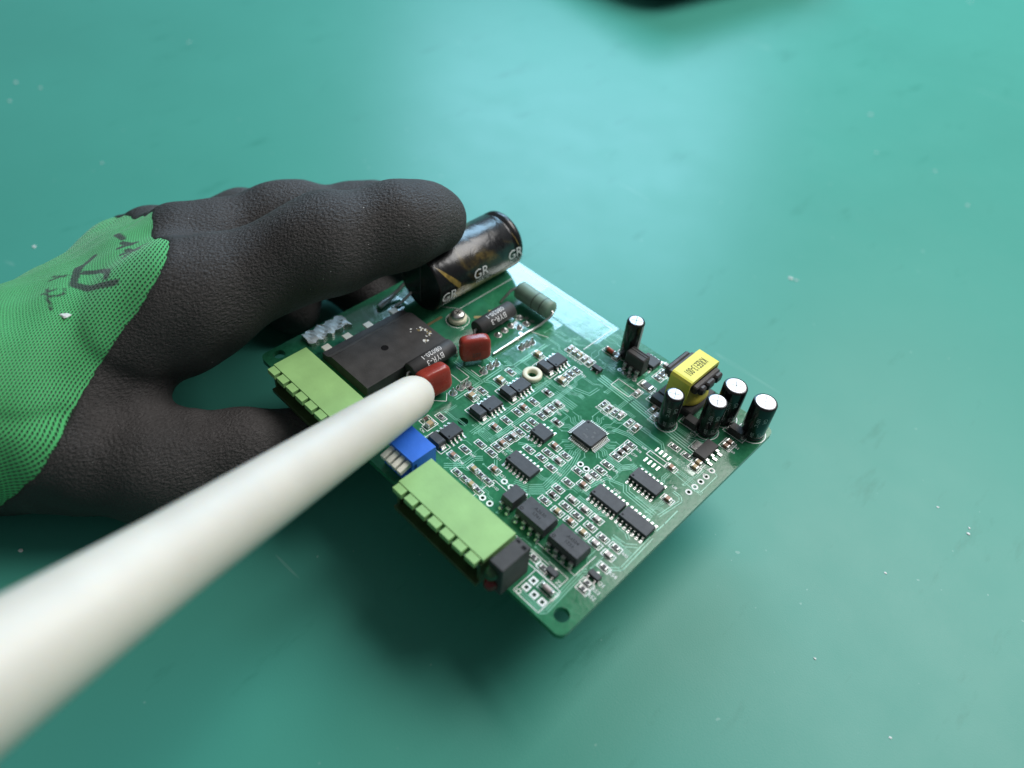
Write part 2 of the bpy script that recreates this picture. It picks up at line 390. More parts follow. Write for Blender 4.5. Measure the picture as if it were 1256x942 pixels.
to = bpy.data.objects.new('t', cu); col.objects.link(to)
me = bpy.data.meshes.new_from_object(to.evaluated_get(bpy.context.evaluated_depsgraph_get()))
bpy.data.objects.remove(to); bpy.data.curves.remove(cu)
me.transform(Matrix.Translation((0, 0, -0.8))); me.transform(Matrix.Scale(S, 4)); me.materials.clear(); me.materials.append(M['mask']); me.name = 'substrate'
for p in me.polygons: p.use_smooth = False
link('substrate', me, pcb)

Z_POUR, Z_TR, Z_SILK, Z_PAD = 0.012, 0.024, 0.036, 0.044
tr, sk, pd, pr = MB(), MB(), MB(), MB()      # traces, silkscreen, bare pads, pours

# copper pours
for x0, x1, y0, y1 in [(19.5, 33, 42, 62), (2, 10, 12, 44), (14, 57.5, 72.5, 83.4), (33.5, 45.5, 62.5, 72), (45.5, 52, 20.5, 27), (70, 91, 62.9, 66.4), (66, 80, 67.4, 71), (90, 104, 55.0, 57.0), (42.5, 47.5, 48, 61)]:
    pr.rect(x0, x1, y0, y1, Z_POUR, 'pour')
# hatched area beside the far edge
for k in range(34):
    y = 73.0 + 0.28 * k
    tr.strip([(31, y), (55.6, y)], 0.10, Z_TR, 'trace')
sk.strip([(19, 81.6), (56.4, 81.6), (56.4, 68.8)], 0.22, Z_SILK, 'silk')
sk.strip([(20.7, 52), (20.7, 76)], 0.18, Z_SILK, 'silk'); sk.strip([(20.7, 54), (16, 50)], 0.14, Z_SILK, 'silk')
sk.strip([(30.7, 81.4), (30.7, 79.4)], 0.14, Z_SILK, 'silk'); sk.strip([(40.9, 62.6), (46.3, 64.7)], 0.14, Z_SILK, 'silk')
for x, y0 in ((19.8, 41.5),):
    pd.strip([(20.0, 41.3), (20.0, 47.2)], 0.9, Z_PAD, 'gold'); pd.strip([(20.0, 41.3), (25.0, 41.0)], 0.9, Z_PAD, 'gold'); pd.strip([(25, 41), (28.5, 40.6)], 0.5, Z_PAD, 'gold')
pd.strip([(26.5, 55), (29, 58)], 1.0, Z_PAD, 'gold'); pd.strip([(27.0, 60), (30, 63)], 0.5, Z_PAD, 'gold')

def bundle(pts, n, sp, w=0.2, z=Z_TR, key='trace'):
    P = [Vector(p) for p in pts]
    for k in range(n):
        off = (k - (n - 1) / 2) * sp; Q = []
        for i, p in enumerate(P):
            d1 = (P[i] - P[i - 1]).normalized() if i else (P[1] - P[0]).normalized()
            d2 = (P[i + 1] - P[i]).normalized() if i < len(P) - 1 else d1
            n1_ = Vector((-d1.y, d1.x)); n2_ = Vector((-d2.y, d2.x)); nm = (n1_ + n2_)
            nm = nm.normalized() if nm.length > 1e-6 else n1_
            Q.append(p + nm * off / max(0.4, nm.dot(n1_)))
        tr.strip(Q, w, z, key)
bundle([(66.8, 63.9), (78.1, 63.4), (89.7, 62.4), (103.9, 61.7)], 4, 0.75, 0.34)
bundle([(60.8, 12.1), (64.1, 15.7), (64.1, 19.0), (65.4, 20.5)], 3, 0.6)
bundle([(76.0, 20.5), (79.4, 22.1), (82.2, 25.2), (81.8, 29.4), (80.9, 35.1), (79.5, 39.0)], 6, 0.55, 0.2)
bundle([(103.5, 15.7), (102.8, 14.9), (103.5, 2.2), (102.7, 1.4), (96.9, 1.5)], 3, 0.6, 0.24)
bundle([(105.4, 39.3), (106.5, 46.6), (105.5, 47.6), (103.6, 47.6)], 2, 0.6)
bundle([(107.6, 35.7), (107.7, 38.5), (107.6, 43.7)], 1, 1, 0.28)
bundle([(94.6, 40.6), (95.8, 39.1), (104.4, 38.8)], 3, 0.7)
bundle([(106.1, 19.5), (108.3, 21.8), (107.9, 33.2)], 2, 0.7, 0.24)
bundle([(106.2, 60.1), (108.2, 59.7), (108.2, 52.3), (107.2, 51.6), (97.4, 52.6)], 1, 1)
bundle([(65.0, 55.3), (69.0, 56.7), (69.2, 60.1)], 2, 0.7)
bundle([(62.3, 50.0), (69.5, 50.1)], 4, 0.65)
bundle([(46.5, 29), (46.5, 47), (48, 49), (48, 62)], 2, 0.7, 0.3)
bundle([(57.8, 24), (57.8, 33), (58.5, 34), (58.5, 52)], 3, 0.6)
bundle([(62.8, 28), (62.8, 47), (64, 48.5), (64, 56)], 3, 0.5)
bundle([(68, 30.5), (71.5, 33)], 2, 0.5)
bundle([(38, 46), (47, 46.4), (49, 48.6), (59, 48.8)], 3, 0.6, 0.26)
bundle([(36, 38), (46, 38.4), (48.5, 40.2), (60, 40.5)], 2, 0.6, 0.24)
bundle([(83, 57.5), (92.5, 57.8), (94.0, 56.3), (94.2, 54.5)], 2, 0.6)
bundle([(81, 52), (85, 53.5), (93, 53.5)], 3, 0.55)
bundle([(86, 43.5), (90.5, 43.8), (92, 46.0), (100, 46.2)], 4, 0.5)
bundle([(88.5, 31), (90, 38.5), (94, 40)], 2, 0.5)
bundle([(99, 31), (101, 30), (103, 30), (104.5, 29)], 2, 0.6)
bundle([(89, 29.3), (95, 29.3), (97, 30.4)], 3, 0.5)
bundle([(101.5, 27), (105, 27.2), (107, 29)], 2, 0.8)
bundle([(68, 22.5), (71, 19.5), (78, 19.5)], 2, 0.6)
bundle([(100, 72), (100, 66.5), (96, 64.5)], 2, 0.8, 0.3)
# fan-out of the square chip
QC = (78.4, 45.4)
for side in range(4):
    ca, sa = [(1, 0), (0, 1), (-1, 0), (0, -1)][side]
    for k in range(12):
        t = (k - 5.5) * 0.5; L1 = 0.5 + 0.28 * min(k, 11 - k) + 0.2 * random.random(); L2 = 1.5 + random.random() * 4.5
        sgn = 1 if k > 5 else -1
        lx, ly = [4.3, 4.3 + L1, 4.3 + L1 + 1.0, 4.3 + L1 + 1.0 + (L2 if k % 3 else 0.2)], None
        ys = [t, t, t + sgn * 1.0, t + sgn * 1.0]
        q = [(QC[0] + a * ca - b_ * sa, QC[1] + a * sa + b_ * ca) for a, b_ in zip(lx, ys)]
        if k % 4 != 2: tr.strip(q[:2] + q[2:3 + (k % 2)], 0.15, Z_TR, 'trace')
        if k % 5 == 1: pd.disc(q[2][0], q[2][1], 0, 0.22, Z_PAD, 'trace', 8)

# assorted short routed traces in free areas
for k in range(170):
    x = random.uniform(44, 106); y = random.uniform(9, 80)
    if random.random() < 0.5: d1, d2 = (1, 0), (0.707, random.choice((-0.707, 0.707)))
    else: d1, d2 = (0, 1), (random.choice((-0.707, 0.707)), 0.707)
    a = random.uniform(1.5, 5); c_ = random.uniform(0.6, 2); e = random.uniform(1, 4)
    q = [(x, y), (x + d1[0] * a, y + d1[1] * a)]; q.append((q[1][0] + d2[0] * c_, q[1][1] + d2[1] * c_)); q.append((q[2][0] + d1[0] * e, q[2][1] + d1[1] * e))
    if all(1 < px < 109 and 1 < py < 82.5 and max(abs(px - QC[0]), abs(py - QC[1])) > 8 for px, py in q):
        for kk in range(1 + k % 3): tr.strip([(px + kk * 0.45 * d1[1], py + kk * 0.45 * d1[0]) for px, py in q], 0.13, Z_TR - 0.004, 'trace')
        pd.disc(q[0][0], q[0][1], 0.12, 0.28, Z_TR + 0.004, 'trace', 10)

for x, y in VIAS: sk.disc(x, y, 0.46, 0.86, Z_SILK + 0.004, 'silk', 14)
for x, y in PADS:
    pd.outline(x - 0.85, x + 0.85, y - 0.85, y + 0.85, 0.41, Z_PAD + 0.004, 'silk')
sk.disc(96.5, 1.4, 0.4, 0.6, Z_SILK, 'silk', 14)
sk.strip([(92.6, 7.8), (95.5, 7.8), (95.5, 0.8), (102.8, 0.8), (102.8, 7.8), (95.5, 7.8)], 0.16, Z_SILK, 'silk')
sk.strip([(95.6, 8.0), (101.8, 8.0), (101.8, 11.4), (96.2, 11.4)], 0.14, Z_SILK, 'silk')
sk.strip([(62, 10.8), (98, 10.8)], 0.16, Z_SILK, 'silk'); sk.strip([(72, 11), (72, 18), (78, 18)], 0.16, Z_SILK, 'silk')
sk.strip([(36, 34), (43, 34), (43, 37), (38, 37)], 0.16, Z_SILK, 'silk'); sk.strip([(43.0, 24), (45.5, 26.5), (43.5, 28.5)], 0.18, Z_SILK, 'silk')
sk.strip([(41.5, 39.2), (44.8, 39.2), (44.8, 42.0), (41.5, 42.0)], 0.16, Z_SILK, 'silk')
sk.strip([(70.5, 63.9), (76.6, 63.9), (76.6, 67.2), (70.5, 67.2)], 0.18, Z_SILK, 'silk', True)
# empty eight-pin footprint
sk.outline(91.8, 98.0, 51.9, 53.7, 0.22, Z_SILK, 'silk')
for k in range(4):
    for s_ in (-1, 1):
        x = 92.9 + 1.27 * k; y = 52.8 + s_ * 2.35
        pd.rect(x - 0.28, x + 0.28, y - 0.75, y + 0.75, Z_PAD, 'solder')
def silk_text(s, x, y, size, ang=0.0):
    ca, sa = math.cos(ang), math.sin(ang)
    sk.text(s, size, 'silk', lambda a, b_: (x + a * ca - b_ * sa, y + a * sa + b_ * ca, Z_SILK + 0.004))
for s, x, y in [('R54', 107.9, 19.2), ('Q1', 107.7, 15.6), ('R53', 107.9, 13.5), ('R52', 108.1, 11.8), ('Z2', 101.2, 9.0)]: silk_text(s, x, y, 1.35)
for s, x, y in [('U9', 90.4, 53.0), ('U10', 94.2, 37.4), ('U8', 103, 48.8), ('C60', 106.2, 69.0), ('C61', 106.2, 71.0), ('U12', 96.2, 66.3), ('D23', 94.0, 67.5), ('L2', 105.8, 75.6)]: silk_text(s, x, y, 1.1)

# ---- surface-mounted passives
PASS = [(65.5,23.3,'r','u'),(65.3,25.5,'r','u'),(65.4,27.4,'b','u'),(65.5,29.4,'r','u'),(65.6,31.2,'p','u'),(65.7,33.2,'r','u'),(65.6,35.6,'r','u'),(65.6,38.2,'r','u'),(65.5,41.5,'r','u'),(65.7,43.6,'p','u'),(65.6,45.5,'r','u'),(65.7,47.7,'p','u'),(61.8,23.2,'r','u'),(69.8,42.8,'d','u'),(60.4,29.8,'b','u'),(60.7,33.6,'r','u'),(60.7,40.1,'b','u'),(60.8,43.5,'r','u'),(60.6,37.7,'r','u'),(49.0,46.7,'r','u'),(49.7,42.3,'T','u'),(49.5,57.3,'T','u'),(60.6,54.7,'T','u'),(60.6,56.9,'r','u'),(60.5,58.8,'r','u'),(48.8,32.6,'T','u'),(48.9,36.0,'r','u'),(46.6,34.3,'d','u'),(61.1,48.7,'d','u'),(53.8,66.0,'p','v'),(55.6,66.0,'p','v'),(57.4,66.0,'t','v'),(59.2,66.0,'p','v'),(61.3,65.9,'p','v'),(71.1,31.0,'r','u'),(75.0,31.4,'r','u'),(75.0,33.8,'r','u'),(74.9,36.5,'b','u'),(78.6,36.3,'r','u'),(78.6,33.9,'p','u'),(60.7,60.8,'r','u'),(70.0,20.3,'b','u'),(78.7,30.8,'r','u'),(84.6,30.6,'r','u'),(84.2,27.6,'r','u'),(84.5,25.2,'d','u'),(84.3,22.7,'r','u'),(88.7,27.6,'p','u'),(88.7,25.1,'r','u'),(88.5,22.6,'t','u'),(92.5,27.7,'p','u'),(92.3,25.1,'r','u'),(92.4,22.8,'b','u'),(96.2,27.8,'p','u'),(96.4,25.1,'r','u'),(96.3,22.6,'t','u'),(100.3,25.0,'r','u'),(100.1,22.5,'p','u'),(83.8,35.0,'r','u'),(87.0,35.1,'p','u'),(87.4,37.2,'r','u'),(87.5,39.3,'r','u'),(87.5,41.8,'r','u'),(87.6,32.7,'b','u'),(87.3,45.5,'r','u'),(87.3,47.4,'d','u'),(87.4,49.3,'d','u'),(87.4,51.2,'r','u'),(98.9,53.1,'b','u'),(104.0,44.7,'b','u'),(102.9,57.5,'t','u'),(102.6,59.4,'t','u'),(95.4,59.1,'r','u'),(99.3,59.1,'r','u'),(104.3,69.1,'b','u'),(104.3,71.0,'b','u'),(93.1,9.6,'r','u'),(96.4,9.2,'r','u'),(105.4,19.2,'r','u'),(105.4,13.5,'r','u'),(105.6,11.8,'r','u'),(104.1,22.3,'p','u'),(104.0,25.1,'r','u'),(48.7,21.8,'r','u'),(46.8,18.3,'d','v'),(48.9,17.9,'T','v'),(60.5,19.2,'r','u'),(60.1,15.7,'b','u'),(64.6,13.0,'r','u'),(67.0,12.9,'r','u'),(66.6,16.7,'t','u'),(68.9,16.5,'r','u'),(71.2,16.5,'r','u'),(69.4,13.0,'t','u'),(71.6,12.9,'r','u'),(73.9,56.9,'r','v'),(75.9,56.7,'d','v'),(77.7,56.8,'r','v'),(79.4,57.1,'p','v'),(82.6,56.8,'r','v'),(84.8,56.8,'b','v'),(83.9,65.4,'b','v'),(85.9,63.9,'p','v'),(64.7,73.6,'p','v'),(77.6,75.7,'r','u'),(77.6,77.4,'r','u'),(77.5,78.9,'r','u'),(77.5,70.9,'X','u'),(77.5,66.9,'p','v'),(76.4,81.2,'p','u')]
SPEC = {'r': (1.6, 0.90, 0.5, 'resblk', 'chip_resistor'), 'b': (1.7, 1.05, 0.85, 'brown', 'chip_capacitor'), 'p': (1.7, 1.05, 0.8, 'pink', 'chip_capacitor'),
        't': (1.7, 1.05, 0.85, 'tan', 'chip_capacitor'), 'T': (2.2, 1.4, 1.1, 'tan', 'chip_capacitor'), 'd': (1.6, 0.95, 0.7, 'dark', 'chip_capacitor'), 'X': (3.3, 1.9, 0.6, 'resblk', 'chip_resistor')}
PM = {}
for t, (L, W, H, key, nm) in SPEC.items():
    q = MB(); e = L * 0.2
    q.box(-L / 2 + e, L / 2 - e, -W / 2 + 0.02, W / 2 - 0.02, 0.05, H, key)
    if t in 'rX':
        q.box(-L / 2 + e, L / 2 - e, -W / 2, -W / 2 + 0.019, 0.05, H - 0.03, 'silk')
    for s_ in (-1, 1):
        a, b_ = sorted((s_ * L / 2, s_ * (L / 2 - e)))
        q.box(a, b_, -W / 2 - 0.02, W / 2 + 0.02, 0.03, H + 0.03, 'tin', 0.06)
        x0 = s_ * L / 2; x1 = s_ * (L / 2 + 0.22)     # solder fillet
        q.add([(x0, -W / 2, 0.05), (x0, W / 2, 0.05), (x0, W / 2, H * 0.7), (x0, -W / 2, H * 0.7), (x1, -W / 2 * 0.9, 0.05), (x1, W / 2 * 0.9, 0.05)],
              [(0, 3, 4), (1, 5, 2), (3, 2, 5, 4), (0, 4, 5, 1)] if s_ > 0 else [(0, 4, 3), (1, 2, 5), (3, 4, 5, 2), (0, 1, 5, 4)], 'solder')
    PM[t] = q.mesh(nm)
ref = 10
for i, (x, y, t, ax) in enumerate(PASS):
    L, W, H, key, nm = SPEC[t]
    x += random.uniform(-.08, .08); y += random.uniform(-.08, .08)
    link(nm, PM[t], pcb, (x, y, 0), (0 if ax == 'u' else math.pi / 2) + random.uniform(-.05, .05))
    hx, hy = L / 2 + 0.82, W / 2 + 0.44
    if ax == 'v': hx, hy = hy, hx
    sk.outline(x - hx, x + hx, y - hy, y + hy, 0.21, Z_SILK, 'silk')
    for s_ in (-1, 1):
        if ax == 'u': pd.rect(x + s_ * L / 2 - 0.26, x + s_ * L / 2 + 0.26, y - W / 2 - 0.03, y + W / 2 + 0.03, Z_PAD, 'solder')
        else: pd.rect(x - W / 2 - 0.03, x + W / 2 + 0.03, y + s_ * L / 2 - 0.26, y + s_ * L / 2 + 0.26, Z_PAD, 'solder')
    ref += 1
    if x < 104 and i % 5 < 3:
        # reference designator beside the part when the spot is free
        cx, cy = (x + hx + 1.0, y) if ax == 'u' else (x, y - hy - 0.7)
        if all(abs(cx - a) > 1.9 or abs(cy - b_) > 1.5 for a, b_, *_ in PASS): silk_text(('R' if t in 'rX' else 'C') + str(ref), cx, cy, 1.0)

# ---- gull-wing chips
def gull(q, side, pos, half, w, h0, reach, key='tin'):
    """one bent pin on the +y/-y edge of a body centred on the origin"""
    for a, b_, z0, z1 in ((half - 0.02, half + 0.22, h0 - 0.12, h0 + 0.12), (half + 0.20, half + 0.40, 0.06, h0 + 0.12), (half + 0.38, half + reach, 0.05, 0.26)):
        y0, y1 = (a, b_) if side > 0 else (-b_, -a)
        q.box(pos - w / 2, pos + w / 2, y0, y1, z0, z1, key)
def chip(name, x, y, L, W, H, npin, pitch, rz, label=None, dot=True, txt=None, key='epoxy'):
    e = link(name, None, pcb, (x, y, 0), rz, label=label) if False else bpy.data.objects.new(name, None)
    if e.name not in col.objects: col.objects.link(e)
    e.parent = pcb; e.location = Vector((x, y, 0)) * S; e.rotation_euler = (0, 0, rz)
    e.empty_display_size = 0.002
    if label: e['label'] = label
    q = MB(); c = 0.25
    r = lambda d, z: [(a, b_, z) for a, b_ in q.ring_rect(-L / 2 + d, L / 2 - d, -W / 2 + d, W / 2 - d, 0.08)]
    q.loft([r(0.14, 0.14), r(0, H * 0.5), r(0.12, H - 0.05), r(0.17, H)], key)
    if dot: q.disc(-L / 2 + 0.75, -W / 2 + 0.75, 0, 0.28, H + 0.004, 'dot', 12)
    if txt:
        for i, s in enumerate(txt): q.text(s, min(W, L) * 0.24, 'mark', lambda a, b_, i=i: (a, b_ + W * 0.16 - i * W * 0.30, H + 0.005))
    link('body', q.mesh('body'), e)
    q = MB()
    for k in range(npin):
        for s_ in (-1, 1): gull(q, s_, (k - (npin - 1) / 2) * pitch, W / 2, 0.42, H * 0.45, 1.05)
    link('pins', q.mesh('pins'), e, kind='stuff')
    for k in range(npin):
        for s_ in (-1, 1):
            px, py = (k - (npin - 1) / 2) * pitch, s_ * (W / 2 + 0.85)
            X = x + px * math.cos(rz) - py * math.sin(rz); Y = y + px * math.sin(rz) + py * math.cos(rz)
            a, b_ = (0.3, 0.55) if abs(math.sin(rz)) < .5 else (0.55, 0.3)
            pd.rect(X - a, X + a, Y - b_, Y + b_, Z_PAD, 'solder')
    return e
for (x, y), t in zip([(73.9, 25.8), (94.6, 33.5), (103.2, 33.5), (97.8, 44.3)], [('LM339', 'G'), ('74HC14', 'D'), ('74HC14', 'D'), ('74HC08', 'D')]):
    chip('logic_chip', x, y, 8.3, 3.9, 1.55, 7, 1.2, 0, txt=None)
chip('logic_chip', 70.1, 36.7, 4.9, 3.9, 1.55, 4, 1.27, 0)
for x, y in [(55.0, 44.3), (54.7, 33.9), (55.0, 58.8), (54.6, 19.9)]:
    chip('driver_chip', x, y, 4.9, 3.9, 1.55, 4, 1.27, math.pi / 2)
chip('driver_chip', 72.5, 78.6, 4.9, 3.9, 1.55, 4, 1.27, 0)

def group_part(name, x, y, rz=0.0, label=None, z=0):
    e = bpy.data.objects.new(name, None); col.objects.link(e); e.parent = pcb
    e.location = Vector((x, y, z)) * S; e.rotation_euler = (0, 0, rz); e.empty_display_size = 0.002
    if label: e['label'] = label
    return e

# square 48-pin microcontroller
e = group_part('microcontroller', QC[0], QC[1])
q = MB(); Lq = 6.7
r = lambda d, z: [(a, b_, z) for a, b_ in q.ring_rect(-Lq / 2 + d, Lq / 2 - d, -Lq / 2 + d, Lq / 2 - d, 0.35)]
q.loft([r(0.12, 0.12), r(0, 0.75), r(0.12, 1.38), r(0.16, 1.42)], 'epoxy')
q.disc(-2.5, 2.5, 0, 0.33, 1.424, 'dot', 14)
for x, y, w_, h_ in ((0.9, 1.0, 0.35, 0.25), (1.5, -0.4, 0.3, 0.4), (-0.4, -1.3, 0.5, 0.25), (0.4, -1.5, 0.3, 0.3), (-1.2, 0.4, 0.25, 0.2)): q.rect(x - w_, x + w_, y - h_, y + h_, 1.425, 'mark')
link('body', q.mesh('body'), e)
q = MB()
for k in range(12):
    for s_ in (-1, 1): gull(q, s_, (k - 5.5) * 0.52, Lq / 2, 0.15, 0.55, 1.25)
o_ = MB(); o_.v = [(y, -x, z) for x, y, z in q.v]; o_.f = list(q.f); o_.k = list(q.k); o_.sm = list(q.sm)
q.add(o_.v, o_.f, 'tin')
link('pins', q.mesh('pins'), e, kind='stuff')

# SMA diodes beside the drivers
q = MB(); rr = lambda d, z: [(a, b_, z) for a, b_ in q.ring_rect(-2.1 + d, 2.1 - d, -1.25 + d, 1.25 - d, 0.08)]
q.loft([rr(0.1, 0.1), rr(0, 1.0), rr(0.14, 2.0), rr(0.2, 2.05)], 'epoxy')
q.strip([(-1.9, -0.75), (-1.9, 0.75)], 0.01, 2.06, 'mark'); q.rect(1.25, 1.5, -1.05, 1.05, 2.056, 'mark')
me_sma = q.mesh('body')
q = MB()
q.box(-0.24, 0.24, -0.7, 0.7, 0.05, 0.95, 'tin', 0.06); q.box(-0.24, 0.6, -0.75, 0.75, 0.045, 0.28, 'solder', 0.08); me_lead = q.mesh('lead')
for x, y in [(54.6, 40.1), (54.3, 29.5), (54.6, 54.5), (54.4, 15.4)]:
    e = group_part('surface_diode', x, y)
    link('body', me_sma, e)
    link('lead', me_lead, e, (2.3, 0, 0)); link('lead', me_lead, e, (-2.3, 0, 0), math.pi)
    sk.outline(x - 3.4, x + 3.4, y - 1.65, y + 1.65, 0.18, Z_SILK, 'silk')
# small square diode blocks
q = MB(); q.box(-1.9, 1.9, -1.25, 1.25, 0.1, 2.1, 'epoxy2', 0.12); me_b = q.mesh('body')
for x, y, rz in [(103.5, 75.0, 0), (93.9, 68.6, 0), (83.2, 68.4, 0)]:
    e = group_part('surface_diode', x, y, rz); link('body', me_b, e); link('lead', me_lead, e, (2.05, 0, 0)); link('lead', me_lead, e, (-2.05, 0, 0), math.pi)
    sk.outline(x - 3.1, x + 3.1, y - 1.6, y + 1.6, 0.16, Z_SILK, 'silk')
# three-legged transistors
q = MB(); q.box(-1.45, 1.45, -0.75, 0.75, 0.12, 1.05, 'epoxy', 0.1); me_t = q.mesh('body')
q = MB(); q.box(-0.2, 0.2, 0, 0.3, 0.4, 0.55, 'tin'); q.box(-0.2, 0.2, 0.25, 0.4, 0.06, 0.55, 'tin'); q.box(-0.22, 0.22, 0.3, 0.75, 0.05, 0.18, 'tin'); me_tl = q.mesh('leg')
for x, y, rz in [(105.4, 16.0, 0), (64.2, 65.4, 0), (98.5, 9.8, 0)]:
    e = group_part('transistor', x, y, rz); link('body', me_t, e)
    link('leg', me_tl, e, (0, 0.74, 0)); link('leg', me_tl, e, (-0.95, -0.74, 0), math.pi); link('leg', me_tl, e, (0.95, -0.74, 0), math.pi)
# glass MELF diodes
q = MB(); q.lathe((-1.5, 0, 0.75), (1, 0, 0), [(0.5, 0.62), (2.5, 0.62)], 'copper', 14); me_g = q.mesh('glass_body')
q = MB(); q.lathe((-1.5, 0, 0.75), (1, 0, 0), [(0.5, 0.62), (2.5, 0.62)], 'pink', 14); me_g2 = q.mesh('glass_body')
q = MB(); q.lathe((-1.7, 0, 0.75), (1, 0, 0), [(0, 0.55), (0.05, 0.7), (0.6, 0.7), (0.62, 0.6)], 'solder', 14); q.lathe((1.7, 0, 0.75), (-1, 0, 0), [(0, 0.55), (0.05, 0.7), (0.6, 0.7), (0.62, 0.6)], 'solder', 14); me_c = q.mesh('end_caps')
for x, y in [(100.7, 6.0), (62.3, 73.6)]:
    e = group_part('glass_diode', x, y); link('glass_body', me_g2 if x > 90 else me_g, e); link('end_caps', me_c, e)
    sk.outline(x - 2.4, x + 2.4, y - 1.1, y + 1.1, 0.14, Z_SILK, 'silk')

# ---- optocouplers on tall legs
q = MB(); q.box(-0.5, 0.5, 0, 0.4, 1.7, 2.05, 'tin', 0.05); q.box(-0.5, 0.5, 0.36, 0.75, 1.0, 2.03, 'tin', 0.05); q.box(-0.3, 0.3, 0.45, 0.75, 0.05, 1.3, 'tin'); q.lathe((0, 0.6, 0), (0, 0, 1), [(0.045, 0.62), (0.2, 0.52), (0.5, 0.3)], 'solder', 10)
me_leg = q.mesh('leg')
for x0, x1, n, txt in [(77.9, 81.7, 2, None), (82.7, 91.5, 4, ('A2630', '1741')), (92.6, 101.4, 4, ('A4504', '1733'))]:
    L = x1 - x0; e = group_part('optocoupler', (x0 + x1) / 2, 16.6)
    q = MB(); W = 5.2 if n > 2 else 5.0; H = 3.9
    r = lambda d, z: [(a, b_, z) for a, b_ in q.ring_rect(-L / 2 + d, L / 2 - d, -W / 2 + d, W / 2 - d, 0.1)]
    q.loft([r(0.25, 0.5), r(0, 1.75), r(0.02, 1.9), r(0.22, H - 0.06), r(0.28, H)], 'epoxy')
    if n > 2:
        q.disc(-L / 2 + 1.05, -W / 2 + 1.0, 0.22, 0.42, H + 0.005, 'dot', 16); q.disc(-L / 2 + 1.05, -W / 2 + 1.0, 0, 0.22, H + 0.004, 'mark', 16)
        for i, s in enumerate(txt): q.text(s, 1.25, 'dot', lambda a, b_, i=i: (a + 0.4, b_ + 0.6 - i * 1.35, H + 0.006))
    link('body', q.mesh('body'), e)
    for k in range(n):
        px = (k - (n - 1) / 2) * 2.2
        for s_ in (-1, 1): link('leg', me_leg, e, (px, s_ * (W / 2 - 0.03), 0), 0 if s_ > 0 else math.pi)
sk.strip([(91, 12.5), (91, 13), (102.3, 13), (102.3, 20)], 0.15, Z_SILK, 'silk')

# ---- regulator with tab
e = group_part('voltage_regulator', 101.8, 63.5)
q = MB(); rr = lambda d, z: [(a, b_, z) for a, b_ in q.ring_rect(-1.75 + d, 1.75 - d, -3.25 + d, 3.25 - d, 0.1)]
q.loft([rr(0.1, 0.1), rr(0, 0.9), rr(0.15, 1.7)], 'epoxy2'); link('body', q.mesh('body'), e)
q = MB(); q.box(-3.6, -1.7, -1.5, 1.5, 0.05, 0.35, 'tin', 0.05)
for k in range(3): q.box(-3.5, -1.9, -1.1 + k * 0.8, -0.75 + k * 0.8, 0.35, 0.42, 'solder')
link('tab', q.mesh('tab'), e)
q = MB(); q.box(0, 0.5, -0.36, 0.36, 0.7, 0.95, 'tin'); q.box(0.4, 0.7, -0.36, 0.36, 0.2, 0.95, 'tin'); q.box(0.5, 1.9, -0.40, 0.40, 0.05, 0.32, 'tin', 0.06); me_rl = q.mesh('leg')
for k in range(3): link('leg', me_rl, e, (1.72, (k - 1) * 2.2, 0))
sk.strip([(99.8, 60.0), (99.8, 61.6), (97.8, 61.6), (97.8, 65.4), (99.8, 65.4), (99.8, 67.2)], 0.16, Z_SILK, 'silk')

# ---- tall black relay-like box
e = group_part('switch_module', 71.0, 73.7, label='tall black box-shaped switch module with grooved top')
q = MB(); q.box(-3.0, 3.0, -1.7, 1.7, 0.3, 5.9, 'epoxy2', 0.35)
q.box(-2.6, 2.6, 0.1, 0.42, 5.9, 6.05, 'epoxy2'); q.box(-2.6, 2.6, 0.95, 1.25, 5.9, 6.05, 'epoxy2'); link('body', q.mesh('body'), e)
for k in range(3): link('leg', me_leg, e, ((k - 1) * 2.1, -1.72, 0), math.pi)
for k in range(4): pd.disc(71 + (k - 1.5) * 1.7, 70.2, 0.25, 0.7, Z_PAD, 'solder', 12)

